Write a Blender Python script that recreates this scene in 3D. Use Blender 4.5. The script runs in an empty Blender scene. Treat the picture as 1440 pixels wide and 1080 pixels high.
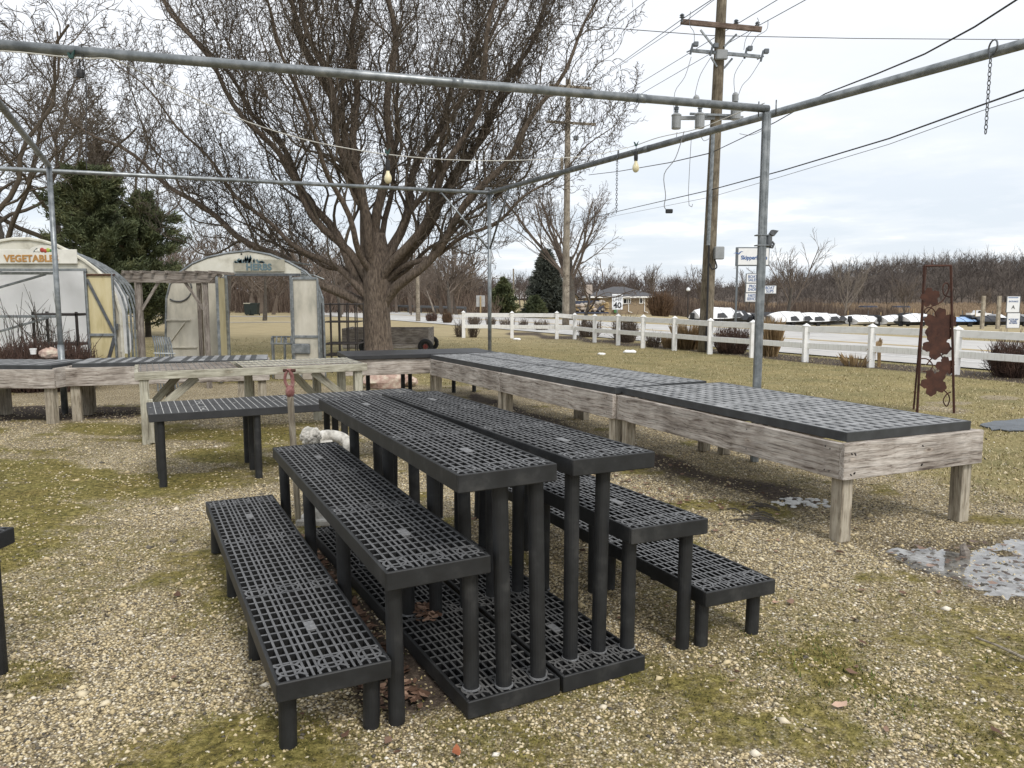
import bpy, math, random
import numpy as np
from mathutils import Vector, Matrix
R = math.radians
RND = random.Random(7)
NP = np.random.default_rng(11)
S = bpy.context.scene
COL = S.collection
PITCH, FPX, CAMZ = 0.1126, 1086.4, 1.6     # camera: 1086 px focal length on a 1440 px wide frame

# ------------------------------------------------------------------ survey helpers (camera at x=0, y=0)
def ray(px, py):
    a, b = (px - 720) / FPX, (py - 540) / FPX
    c, s = math.cos(PITCH), math.sin(PITCH)
    return Vector((a, c - b * s, -s - b * c))
def G(px, py, z=0.0):
    d = ray(px, py); t = (z - CAMZ) / d.z
    return Vector((d.x * t, d.y * t, z))
def D(px, py, Y):
    d = ray(px, py); t = Y / d.y
    return Vector((d.x * t, Y, CAMZ + d.z * t))
def sst(a, b, x):
    t = np.clip((np.asarray(x, float) - a) / (b - a), 0, 1); return t * t * (3 - 2 * t)
RN = (0.889, 0.458); RD = (-0.458, 0.889)     # road normal and direction
def gz(x, y):
    x = np.asarray(x, float); y = np.asarray(y, float)
    c = x * RN[0] + y * RN[1]
    s = sst(0.17, 0.32, x / np.maximum(y, 1))
    zr = np.interp(y, [38, 50, 95, 130, 195, 245, 330, 420, 900], [0, -.5, -2.0, -2.8, -3.9, -2.2, 8.0, 12, 12])
    zl = np.interp(y, [38, 130, 195, 262, 330, 500, 900], [0, -1.2, -1.2, 1.0, 2.5, 4.0, 4])
    yn = np.minimum(y, 195); zr0 = np.interp(yn, [38, 50, 95, 130, 195], [0, -.5, -2.0, -2.8, -3.9]); zl0 = np.interp(yn, [38, 130, 195], [0, -1.2, -1.2])
    s2 = sst(.16, .58, x / np.maximum(y, 1))
    z = (zl0 + (zr0 - zl0) * s + (zl - zl0) * (1 - s2) + (zr - zr0) * s2) * sst(27.6, 40, c)
    z = z + 1.2 * sst(60, 140, y) * sst(-10, -40, x)
    return z
def GT(px, py, Y):
    p = D(px, py, Y); return Vector((p.x, p.y, float(gz(p.x, p.y))))

# ------------------------------------------------------------------ materials
def nodes(name):
    m = bpy.data.materials.new(name); m.use_nodes = True
    nt = m.node_tree; b = nt.nodes['Principled BSDF']
    return m, nt, b
def N(nt, typ, **kw):
    n = nt.nodes.new(typ)
    for k, v in kw.items():
        if k in n.inputs.keys(): n.inputs[k].default_value = v
        else: setattr(n, k, v)
    return n
def L(nt, a, b): nt.links.new(a, b)
def ramp(nt, fac, stops):
    r = nt.nodes.new('ShaderNodeValToRGB'); e = r.color_ramp.elements
    while len(e) < len(stops): e.new(0.5)
    for i, (p, c) in enumerate(stops):
        e[i].position = p; e[i].color = (*c, 1) if len(c) == 3 else c
    L(nt, fac, r.inputs[0]); return r.outputs[0]
def mixc(nt, fac, a, b, mode='MIX'):
    m = nt.nodes.new('ShaderNodeMix'); m.data_type = 'RGBA'; m.blend_type = mode
    for inp, v in ((m.inputs[0], fac), (m.inputs[6], a), (m.inputs[7], b)):
        if hasattr(v, 'is_linked') or hasattr(v, 'links'): L(nt, v, inp)
        else: inp.default_value = v if isinstance(v, (int, float)) else ((*v, 1) if len(v) == 3 else v)
    return m.outputs[2]
def mapped(nt, scale=(1, 1, 1), coord='Object', rot=(0, 0, 0)):
    tc = nt.nodes.new('ShaderNodeTexCoord'); mp = nt.nodes.new('ShaderNodeMapping')
    mp.inputs['Scale'].default_value = scale; mp.inputs['Rotation'].default_value = rot
    L(nt, tc.outputs[coord], mp.inputs[0]); return mp.outputs[0]
def objrand(nt, vec, amt=13.0):
    oi = nt.nodes.new('ShaderNodeObjectInfo'); mu = N(nt, 'ShaderNodeMath', operation='MULTIPLY'); mu.inputs[1].default_value = amt
    L(nt, oi.outputs['Random'], mu.inputs[0])
    ad = N(nt, 'ShaderNodeVectorMath', operation='ADD'); L(nt, vec, ad.inputs[0]); L(nt, mu.outputs[0], ad.inputs[1]); return ad.outputs[0]
def noise(nt, vec, scale, detail=4, rough=0.55):
    n = N(nt, 'ShaderNodeTexNoise'); n.inputs['Scale'].default_value = scale
    n.inputs['Detail'].default_value = detail; n.inputs['Roughness'].default_value = rough
    if vec is not None: L(nt, vec, n.inputs['Vector'])
    return n.outputs['Fac']
def bump(nt, b, h, strength=0.3, dist=0.01):
    n = N(nt, 'ShaderNodeBump'); n.inputs['Strength'].default_value = strength; n.inputs['Distance'].default_value = dist
    L(nt, h, n.inputs['Height']); L(nt, n.outputs[0], b.inputs['Normal'])
MATS = {}
def mat(name, c1, c2=None, scale=6, rough=0.6, metal=0.0, bmp=0.0, bscale=40, spec=0.5, stretch=(1, 1, 1), lo=0.35, hi=0.65, c3=None, coord='Object', rnd=False, bdist=0.004):
    if name in MATS: return MATS[name]
    m, nt, b = nodes(name)
    b.inputs['Roughness'].default_value = rough; b.inputs['Metallic'].default_value = metal
    b.inputs['Specular IOR Level'].default_value = spec
    v = mapped(nt, stretch, coord)
    if rnd: v = objrand(nt, v)
    if c2 is None: c2 = tuple(x * 0.75 for x in c1)
    f = noise(nt, v, scale, 6, 0.62)
    stops = [(lo, c2), (hi, c1)] if c3 is None else [(lo, c2), ((lo + hi) / 2, c1), (hi, c3)]
    L(nt, ramp(nt, f, stops), b.inputs['Base Color'])
    if bmp: bump(nt, b, noise(nt, v, bscale, 3), bmp, bdist)
    MATS[name] = m; return m
def wood(name, light, mid, dark, rough=0.85, gs=1.0, crack=0.62):
    """weathered board: grain runs along local X"""
    if name in MATS: return MATS[name]
    m, nt, b = nodes(name); b.inputs['Roughness'].default_value = rough; b.inputs['Specular IOR Level'].default_value = 0.25
    v = objrand(nt, mapped(nt, (1, 1, 1)), 37)
    sv = N(nt, 'ShaderNodeMapping'); sv.inputs['Scale'].default_value = (1.9 * gs, 26 * gs, 26 * gs); L(nt, v, sv.inputs[0])
    warp = N(nt, 'ShaderNodeTexNoise'); warp.inputs['Scale'].default_value = 2.2; warp.inputs['Detail'].default_value = 2; L(nt, v, warp.inputs['Vector'])
    wa = N(nt, 'ShaderNodeVectorMath', operation='MULTIPLY_ADD'); L(nt, warp.outputs['Color'], wa.inputs[0]); wa.inputs[1].default_value = (0.6, 2.4, 2.4); L(nt, sv.outputs[0], wa.inputs[2])
    g = noise(nt, wa.outputs[0], 1.6, 8, 0.7)
    sv2 = N(nt, 'ShaderNodeMapping'); sv2.inputs['Scale'].default_value = (2.4, 85, 85); L(nt, v, sv2.inputs[0])
    fine = noise(nt, sv2.outputs[0], 1.5, 4, 0.7)
    blot = noise(nt, v, 3.0, 4, 0.6)
    c = ramp(nt, g, [(0.34, dark), (0.44, mid), (0.58, light)])
    cr = ramp(nt, fine, [(0.36, (0.08, 0.075, 0.07)), (0.45, (.85, .85, .85)), (.6, (1.12, 1.12, 1.12))])
    c = mixc(nt, crack, c, cr, 'MULTIPLY')
    bl = ramp(nt, blot, [(0.35, (0.55, 0.52, 0.5)), (0.6, (1.1, 1.1, 1.1))])
    c = mixc(nt, 0.75, c, bl, 'MULTIPLY')
    # knots
    kv = N(nt, 'ShaderNodeMapping'); kv.inputs['Scale'].default_value = (2.2, 5.5, 5.5); L(nt, v, kv.inputs[0])
    vo = N(nt, 'ShaderNodeTexVoronoi'); vo.inputs['Scale'].default_value = 1.1; L(nt, kv.outputs[0], vo.inputs['Vector'])
    kn = ramp(nt, vo.outputs['Distance'], [(0.035, (0.25, 0.2, 0.17)), (0.075, (1.05, 1.0, .95)), (0.11, (0.8, 0.78, 0.76)), (0.16, (1, 1, 1))])
    c = mixc(nt, 0.85, c, kn, 'MULTIPLY')
    L(nt, c, b.inputs['Base Color'])
    bump(nt, b, g, 0.5, 0.006); MATS[name] = m; return m
M = {}
def build_materials():
    M['wood'] = wood('weathered_wood', (0.53, 0.49, 0.445), (0.36, 0.32, 0.28), (0.125, 0.10, 0.085))
    M['wood2'] = wood('greenish_wood', (0.50, 0.485, 0.40), (0.38, 0.365, 0.29), (0.18, 0.165, 0.125), crack=0.5)
    M['wood3'] = wood('dark_weathered_wood', (0.31, 0.28, 0.25), (0.20, 0.175, 0.15), (0.08, 0.068, 0.058))
    M['post'] = wood('post_wood', (0.46, 0.42, 0.34), (0.33, 0.29, 0.225), (0.15, 0.125, 0.09), crack=0.55)
    # black recycled plastic, deck tops worn and lightened by painted skylight
    M['black'] = mat('black_plastic', (0.019, 0.020, 0.021), (0.011, 0.0115, 0.012), 7, 0.55, bmp=0.15, bscale=60, spec=0.42, c3=(.050, .050, .049), hi=.74, rnd=True)
    M['deck'] = scuffed_skylit('scuffed_skylit_black_plastic', (0.065, 0.067, 0.070), (0.11, 0.112, 0.115), (0.17, 0.172, 0.175))
    M['base'] = scuffed_skylit('dusty_skylit_black_plastic', (0.060, 0.060, 0.060), (0.10, 0.10, 0.098), (0.155, 0.154, 0.15))
    M['plate'] = mat('pale_plate', (0.22, 0.225, 0.23), (0.12, 0.122, 0.125), 40, 0.5, bmp=0.6, bscale=150)
    M['slate'] = mat('dark_slab_plastic', (0.034, 0.035, 0.037), (0.022, 0.023, 0.025), 6, 0.45, bmp=0.1)
    M['score'] = mat('pale_score', (0.50, 0.50, 0.48), (0.30, 0.30, 0.29), 20, 0.7)
    M['grey_deck'] = mat('bleached_skylit_grey_plastic', (0.235, 0.24, 0.243), (0.14, 0.144, 0.147), 6, 0.6, c3=(0.33, 0.335, 0.34), spec=0.3, bmp=0.15)  # dust and bleaching, plus sky reflection put into the colour
    M['grey_rim'] = mat('grey_plastic_rim', (0.05, 0.054, 0.057), (0.028, 0.03, 0.032), 8, 0.5)
    M['galv'] = mat('galvanised_steel', (0.235, 0.255, 0.265), (0.16, 0.175, 0.182), 10, 0.42, metal=0.6, bmp=0.08, c3=(0.33, 0.35, 0.36), stretch=(1, 1, 1))
    M['galv_dark'] = mat('dull_steel', (0.16, 0.17, 0.18), (0.09, 0.095, 0.10), 12, 0.45, metal=0.6)
    M['rust'] = mat('rusty_steel', (0.055, 0.021, 0.013), (0.034, 0.013, 0.009), 9, 0.85, bmp=0.3, c3=(0.078, 0.03, 0.018))
    M['darkiron'] = mat('dark_iron', (0.035, 0.028, 0.025), (0.018, 0.015, 0.014), 12, 0.7)
    M['redmetal'] = mat('faded_red_paint', (0.21, 0.085, 0.075), (0.13, 0.05, 0.042), 30, 0.6, c3=(0.33, 0.19, 0.175), bmp=0.2)
    M['white'] = mat('white_vinyl', (0.86, 0.86, 0.85), (0.76, 0.76, 0.74), 5, 0.45, c3=(0.88, 0.88, 0.87))
    M['white_dirty'] = mat('streaked_white_vinyl', (0.86, 0.86, 0.84), (0.66, 0.65, 0.61), 5, 0.5, stretch=(6, 6, .8), lo=.28, hi=.5)
    M['cord'] = mat('pale_cord', (0.62, 0.61, 0.56), None, 5, 0.6)
    M['blackrub'] = mat('black_rubber', (0.018, 0.018, 0.02), None, 5, 0.6)
    M['green_clip'] = mat('dark_green_plastic', (0.02, 0.07, 0.06), None, 5, 0.5)
    M['bulb'] = mat('cream_bulb', (0.78, 0.72, 0.50), (0.70, 0.62, 0.38), 8, 0.3)
    M['statue'] = mat('mossy_cast_stone', (0.55, 0.53, 0.48), (0.30, 0.29, 0.26), 18, 0.9, bmp=0.6, bscale=30, c3=(0.66, 0.65, 0.61), bdist=.01)
    M['poly'] = mat('dirty_polycarbonate', (0.50, 0.475, 0.40), (0.34, 0.33, 0.28), 2.2, 0.4, c3=(0.60, 0.575, 0.50), stretch=(1.2, 1, 0.5))
    M['poly_white'] = mat('stained_white_panel', (0.60, 0.585, 0.50), (0.44, 0.42, 0.35), 3, 0.5, c3=(0.66, 0.65, 0.58))
    M['poly_yellow'] = mat('yellowed_panel', (0.55, 0.475, 0.27), (0.44, 0.37, 0.19), 3, 0.5, c3=(0.60, 0.53, 0.33), stretch=(2, 1, .5))
    M['tarp'] = mat('white_tarpaulin', (0.85, 0.86, 0.88), (0.74, 0.75, 0.78), 3, 0.6, bmp=0.7, bscale=3, bdist=.05)
    M['signwhite'] = mat('sign_white', (0.72, 0.71, 0.65), (0.62, 0.61, 0.55), 6, 0.5)
    M['signbeige'] = mat('weathered_sign', (0.42, 0.40, 0.32), (0.25, 0.245, 0.20), 5, 0.7)
    M['gold'] = mat('ochre_paint', (0.46, 0.25, 0.07), (0.36, 0.18, 0.05), 10, 0.6)
    M['bluegrey'] = mat('faded_blue_paint', (0.13, 0.20, 0.23), (0.08, 0.13, 0.15), 30, 0.7)
    M['rimred'] = mat('dull_red_rim', (0.16, 0.03, 0.025), None, 10, .7)
    M['redp'] = mat('red_paint', (0.45, 0.06, 0.04), None, 10, 0.5)
    M['yelgreen'] = mat('yellow_green_paint', (0.42, 0.48, 0.07), None, 10, 0.5)
    M['greenp'] = mat('green_paint', (0.08, 0.22, 0.08), None, 10, 0.5)
    M['bark'] = mat('bark', (0.135, 0.104, 0.08), (0.06, 0.046, 0.036), 9, 0.95, bmp=0.9, bscale=14, c3=(0.20, 0.16, 0.125), stretch=(3, 3, 0.7), bdist=0.05)
    M['twig'] = mat('olive_brown_twig', (0.125, 0.10, 0.074), (0.07, 0.056, 0.042), 2, 0.9)
    M['bark2'] = mat('grey_bark', (0.10, 0.088, 0.074), (0.055, 0.048, 0.040), 8, 0.95, bmp=0.5, bscale=10)
    M['bark3'] = mat('brown_grey_bark', (0.155, 0.124, 0.10), (0.10, 0.078, 0.062), 1.5, 0.95)
    M['bark4'] = mat('pale_branch', (0.26, 0.225, 0.19), (0.16, 0.135, 0.11), 3, 0.95)
    M['shrub'] = mat('reddish_brown_stem', (0.12, 0.070, 0.052), (0.045, 0.026, 0.02), 5, 0.9)
    M['shrub2'] = mat('grey_brown_stem', (0.15, 0.115, 0.085), (0.09, 0.066, 0.05), 5, 0.9)
    M['rustshrub'] = mat('rusty_brown_leaf', (0.13, 0.078, 0.042), (0.08, 0.046, 0.026), 5, 0.9)
    M['straw'] = mat('straw_grass', (0.36, 0.255, 0.135), (0.24, 0.165, 0.085), 7, 0.9)
    M['needle'] = mat('dark_olive_needle', (0.085, 0.105, 0.045), (0.042, 0.054, 0.024), 1.0, 0.8, c3=(0.15, 0.155, 0.07))
    M['spruce'] = mat('blue_grey_needle', (0.085, 0.095, 0.075), (0.04, 0.048, 0.038), 1.2, 0.8)
    M['browncon'] = mat('bronzed_needle', (0.105, 0.066, 0.036), (0.06, 0.038, 0.022), 1.3, 0.9)
    M['polewood'] = wood('pole_wood', (0.25, 0.215, 0.16), (0.17, 0.145, 0.105), (0.085, 0.07, 0.05), gs=0.6)
    M['polewood2'] = wood('grey_pole_wood', (0.33, 0.29, 0.235), (0.24, 0.21, 0.165), (0.13, 0.11, 0.085), gs=0.6)
    M['redarm'] = wood('reddish_arm_wood', (0.25, 0.19, 0.155), (0.17, 0.125, 0.10), (0.09, 0.055, 0.04))
    M['xfmr'] = mat('grey_enamel', (0.32, 0.335, 0.345), (0.25, 0.265, 0.27), 6, 0.4)
    M['wire'] = mat('dark_wire', (0.03, 0.03, 0.032), None, 3, 0.6)
    M['wire2'] = mat('grey_wire', (0.20, 0.205, 0.21), None, 3, 0.5)
    M['asphalt'] = mat('pale_concrete_road', (0.46, 0.45, 0.43), (0.39, 0.38, 0.365), 0.8, 0.85, c3=(0.50, 0.49, 0.465), coord='Object')
    M['roadpaint'] = mat('white_road_paint', (0.75, 0.75, 0.73), None, 4, 0.7)
    M['yellowpaint'] = mat('yellow_road_paint', (0.62, 0.42, 0.10), None, 4, 0.7)
    M['brick'] = brick('tan_brick', (0.27, 0.20, 0.125), (0.22, 0.16, 0.095), (0.33, 0.28, 0.21), 3.0)
    M['roof'] = mat('grey_shingles', (0.10, 0.10, 0.105), (0.065, 0.065, 0.07), 6, 0.9)
    M['glass'] = mat('dark_window_glass', (0.03, 0.035, 0.04), (0.015, 0.018, 0.02), 2, 0.08)
    M['chim'] = mat('pale_stone', (0.52, 0.46, 0.40), (0.34, 0.28, 0.24), 12, 0.9)
    M['blue'] = mat('blue_sign_paint', (0.03, 0.11, 0.33), None, 5, 0.5)
    M['navy'] = mat('navy_canvas', (0.03, 0.042, 0.075), (0.018, 0.025, 0.045), 4, 0.8)
    M['signgrey'] = mat('grey_sign_frame', (0.13, 0.15, 0.17), None, 5, 0.5)
    M['signface'] = mat('white_sign_face', (0.78, 0.80, 0.82), (0.72, 0.74, 0.76), 3, 0.4)
    M['wrap'] = mat('white_boat_wrap', (0.82, 0.83, 0.85), (0.70, 0.71, 0.73), 1.5, 0.35, bmp=.4, bscale=3, bdist=.05)
    M['bluewrap'] = mat('pale_blue_wrap', (0.33, 0.50, 0.78), None, 2, 0.4)
    M['darkhull'] = mat('black_boat_cover', (0.02, 0.022, 0.026), (0.012, 0.013, 0.016), 3, 0.5)
    M['green_bin'] = mat('dark_green_bin', (0.012, 0.022, 0.020), None, 5, 0.5)
    M['aluback'] = mat('sign_back_aluminium', (0.48, 0.48, 0.47), None, 5, 0.45, metal=.3)
    M['palewood'] = mat('pale_post', (0.42, 0.31, 0.16), None, 5, 0.8)
    M['rock'] = mat('pink_rock', (0.47, 0.34, 0.28), (0.33, 0.22, 0.18), 7, 0.9, bmp=0.6, bscale=12, c3=(0.62, 0.55, 0.44), bdist=.03)
    M['ice'] = mat('crusty_ice', (0.72, 0.73, 0.72), (0.5, 0.5, 0.49), 20, 0.5, bmp=.6)
    M['tyre'] = mat('tyre_rubber', (0.02, 0.02, 0.02), None, 5, 0.9)
    M['leaf'] = mat('dry_leaf', (0.20, 0.105, 0.07), (0.10, 0.055, 0.04), 3, 0.9, c3=(0.30, 0.18, 0.12))
    M['orange_leaf'] = mat('orange_leaf', (0.42, 0.15, 0.06), (0.28, 0.09, 0.04), 20, 0.8)
    M['tarpgrey'] = mat('grey_tarp', (0.10, 0.115, 0.13), (0.06, 0.07, 0.08), 4, 0.5, bmp=.5, bscale=4, bdist=.03)
    M['mulch'] = mat('mulch', (0.085, 0.06, 0.045), (0.045, 0.032, 0.025), 12, 1.0, bmp=.8, bscale=30, bdist=.03)
    M['foundation'] = mat('weathered_concrete', (0.42, 0.38, 0.33), (0.30, 0.27, 0.23), 6, .9)
def brick(name, a, b_, mortar, scale):
    m, nt, b = nodes(name); b.inputs['Roughness'].default_value = .9
    v = mapped(nt, (1, 1, 1), 'Object', (R(90), 0, 0))
    t = N(nt, 'ShaderNodeTexBrick'); t.inputs['Color1'].default_value = (*a, 1); t.inputs['Color2'].default_value = (*b_, 1)
    t.inputs['Mortar'].default_value = (*mortar, 1); t.inputs['Scale'].default_value = scale; t.inputs['Mortar Size'].default_value = .03
    L(nt, v, t.inputs['Vector']); L(nt, t.outputs['Color'], b.inputs['Base Color']); MATS[name] = m; return m
def scuffed_skylit(name, lo_, mid, hi_):
    # black plastic: wear, dust and skylight painted on upward faces, holes kept dark
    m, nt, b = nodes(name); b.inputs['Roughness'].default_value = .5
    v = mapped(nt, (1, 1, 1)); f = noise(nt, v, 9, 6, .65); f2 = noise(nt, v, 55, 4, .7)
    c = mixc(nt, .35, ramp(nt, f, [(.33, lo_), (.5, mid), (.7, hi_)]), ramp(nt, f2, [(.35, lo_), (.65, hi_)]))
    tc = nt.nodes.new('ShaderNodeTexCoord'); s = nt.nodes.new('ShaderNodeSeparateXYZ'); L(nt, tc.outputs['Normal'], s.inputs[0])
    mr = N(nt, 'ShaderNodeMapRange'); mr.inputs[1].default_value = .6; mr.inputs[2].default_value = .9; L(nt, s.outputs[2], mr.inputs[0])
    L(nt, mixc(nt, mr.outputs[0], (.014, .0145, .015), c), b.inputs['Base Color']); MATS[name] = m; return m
def translucent(name, col, amount=.5):
    m, nt, b = nodes(name); b.inputs['Base Color'].default_value = (*col, 1); b.inputs['Roughness'].default_value = .6
    t = nt.nodes.new('ShaderNodeBsdfTranslucent'); t.inputs[0].default_value = (*col, 1); mx = nt.nodes.new('ShaderNodeMixShader'); mx.inputs[0].default_value = amount
    L(nt, b.outputs[0], mx.inputs[1]); L(nt, t.outputs[0], mx.inputs[2]); L(nt, mx.outputs[0], nt.nodes['Material Output'].inputs[0])
    v = mapped(nt, (1, 1, 1)); bump(nt, b, noise(nt, v, 3, 3), .6, .05); MATS[name] = m; return m
build_materials()
M['film'] = translucent('white_greenhouse_film', (.86, .87, .89), .6)

# ------------------------------------------------------------------ mesh builder
class MB:
    def __init__(s): s.v = []; s.f = []
    def add(s, vs, fs):
        o = len(s.v); s.v.extend(tuple(map(float, p)) for p in vs); s.f.extend(tuple(i + o for i in f) for f in fs); return s
    def box(s, a, b, bev=0.0):
        x0, y0, z0 = a; x1, y1, z1 = b
        if bev <= 0:
            return s.add([(x0,y0,z0),(x1,y0,z0),(x1,y1,z0),(x0,y1,z0),(x0,y0,z1),(x1,y0,z1),(x1,y1,z1),(x0,y1,z1)],
                  [(3,2,1,0),(4,5,6,7),(0,1,5,4),(1,2,6,5),(2,3,7,6),(3,0,4,7)])
        e = bev; vs = []; 
        for z, i in ((z0, e), (z0 + e, 0), (z1 - e, 0), (z1, e)):
            X0, X1, Y0, Y1 = x0 + i, x1 - i, y0 + i, y1 - i
            c = e if i == 0 else 0.0
            c = e
            vs += [(X0 + c, Y0, z), (X1 - c, Y0, z), (X1, Y0 + c, z), (X1, Y1 - c, z), (X1 - c, Y1, z), (X0 + c, Y1, z), (X0, Y1 - c, z), (X0, Y0 + c, z)]
        fs = [tuple(range(7, -1, -1)), tuple(range(24, 32))]
        for k in range(3):
            for i in range(8): fs.append((k*8+i, k*8+(i+1)%8, k*8+8+(i+1)%8, k*8+8+i))
        return s.add(vs, fs)
    def tube(s, pts, rad, k=8, cap=True):
        pts = np.asarray([tuple(p) for p in pts], float); n = len(pts)
        r = np.full(n, rad, float) if np.isscalar(rad) else np.asarray(rad, float)
        t = np.gradient(pts, axis=0); t /= np.maximum(np.linalg.norm(t, axis=1, keepdims=True), 1e-9)
        m = np.abs(t).mean(0); ref = np.zeros(3); ref[int(np.argmin(m))] = 1
        u = np.cross(t, ref); u /= np.maximum(np.linalg.norm(u, axis=1, keepdims=True), 1e-9); w = np.cross(t, u)
        a = np.arange(k) * 2 * math.pi / k
        ring = pts[:, None, :] + r[:, None, None] * (np.cos(a)[None, :, None] * u[:, None, :] + np.sin(a)[None, :, None] * w[:, None, :])
        o = len(s.v); s.v.extend(map(tuple, ring.reshape(-1, 3).tolist()))
        for i in range(n - 1):
            b0 = o + i * k
            for j in range(k):
                j2 = (j + 1) % k; s.f.append((b0 + j2, b0 + j, b0 + k + j, b0 + k + j2))
        if cap and k > 2:
            s.f.append(tuple(o + j for j in range(k))); s.f.append(tuple(o + (n - 1) * k + j for j in range(k - 1, -1, -1)))
        return s
    def cyl(s, a, b, r0, r1=None, k=14): return s.tube([a, b], [r0, r0 if r1 is None else r1], k)
    def lathe(s, prof, c=(0, 0, 0), k=16):
        o = len(s.v)
        for r, z in prof:
            for j in range(k):
                a = 2 * math.pi * j / k; s.v.append((c[0] + r * math.cos(a), c[1] + r * math.sin(a), c[2] + z))
        for i in range(len(prof) - 1):
            for j in range(k):
                j2 = (j + 1) % k; s.f.append((o+i*k+j, o+i*k+j2, o+(i+1)*k+j2, o+(i+1)*k+j))
        s.f.append(tuple(o + j for j in range(k - 1, -1, -1))); s.f.append(tuple(o + (len(prof) - 1) * k + j for j in range(k)))
        return s
    def prism(s, poly, y0, y1):
        """polygon in the XZ plane extruded along Y"""
        n = len(poly); vs = [(p[0], y0, p[1]) for p in poly] + [(p[0], y1, p[1]) for p in poly]
        fs = [tuple(range(n)), tuple(range(2 * n - 1, n - 1, -1))] + [(i, n + i, n + (i + 1) % n, (i + 1) % n) for i in range(n)]
        return s.add(vs, fs)
    def slab(s, poly, z0, z1):
        n = len(poly); vs = [(p[0], p[1], z0) for p in poly] + [(p[0], p[1], z1) for p in poly]
        fs = [tuple(range(n - 1, -1, -1)), tuple(range(n, 2 * n))] + [(i, (i + 1) % n, n + (i + 1) % n, n + i) for i in range(n)]
        return s.add(vs, fs)
    def ball(s, c, r, k=12, sc=(1, 1, 1)):
        prof = [(max(r * math.sin(math.pi * i / (k // 2 + 1)), 1e-4), -r * math.cos(math.pi * i / (k // 2 + 1))) for i in range(k // 2 + 2)]
        m = MB().lathe(prof, (0, 0, 0), k)
        return s.add([(c[0] + v[0] * sc[0], c[1] + v[1] * sc[1], c[2] + v[2] * sc[2]) for v in m.v], m.f)
    def build(s, name, m, parent=None, smooth=False, mtx=None):
        me = bpy.data.meshes.new(name); me.from_pydata(s.v, [], s.f)
        if smooth: me.polygons.foreach_set('use_smooth', [True] * len(me.polygons))
        me.materials.append(m if not isinstance(m, str) else M[m])
        o = bpy.data.objects.new(name, me); COL.objects.link(o)
        if parent is not None: o.parent = parent
        if mtx is not None: o.matrix_local = mtx
        return o
def tag(o, label, cat, group=None, kind=None):
    if label: o['label'] = label
    if cat: o['category'] = cat
    if group: o['group'] = group
    if kind: o['kind'] = kind
    return o
def thing(name, label, cat, loc=(0, 0, 0), rz=0.0, group=None, mtx=None):
    o = bpy.data.objects.new(name, None); o.empty_display_size = .2; COL.objects.link(o)
    if mtx is not None: o.matrix_world = mtx
    else: o.location = loc; o.rotation_euler = (0, 0, rz)
    return tag(o, label, cat, group)
def structure(o): o['kind'] = 'structure'; return o
def stuff(o): o['kind'] = 'stuff'; return o
def beam(name, p0, p1, w, h, m, parent=None, up=(0, 0, 1), bev=0.004):
    """board with its local X along p0>p1, width w across, height h along up; own object so the grain follows it"""
    p0, p1 = Vector(p0), Vector(p1); x = (p1 - p0); ln = x.length; x.normalize()
    y = Vector(up).cross(x); y.normalize(); z = x.cross(y)
    mt = Matrix(((x.x, y.x, z.x, p0.x), (x.y, y.y, z.y, p0.y), (x.z, y.z, z.z, p0.z), (0, 0, 0, 1)))
    return MB().box((0, -w / 2, -h / 2), (ln, w / 2, h / 2), bev).build(name, m, parent, mtx=mt)
def copy_tree(o, parent=None):
    c = o.copy(); COL.objects.link(c)
    if parent is not None: c.parent = parent
    for ch in [q for q in bpy.data.objects if q.parent == o]: copy_tree(ch, c)
    return c
def text(name, body, size, m, parent, loc, rot=(R(90), 0, 0), ext=0.004, off=0.0, align='CENTER', sx=1.0, spacing=1.0):
    c = bpy.data.curves.new(name, 'FONT'); c.body = body; c.size = size; c.extrude = ext; c.offset = off
    c.align_x = align; c.align_y = 'CENTER'; c.space_character = spacing; c.space_line = .82; c.materials.append(M[m]); c.resolution_u = 3
    f = bpy.data.objects.new(name, c); COL.objects.link(f); dg = bpy.context.evaluated_depsgraph_get()
    me = bpy.data.meshes.new_from_object(f.evaluated_get(dg)); bpy.data.objects.remove(f); o = bpy.data.objects.new(name, me); COL.objects.link(o)
    o.parent = parent; o.location = loc; o.rotation_euler = rot; o.scale = (sx, 1, 1); return o
def frame3(origin, u, v):
    u, v = Vector(u).normalized(), Vector(v).normalized(); n = u.cross(v).normalized(); v = n.cross(u)
    return Matrix(((u.x, v.x, n.x, origin[0]), (u.y, v.y, n.y, origin[1]), (u.z, v.z, n.z, origin[2]), (0, 0, 0, 1)))
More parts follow.
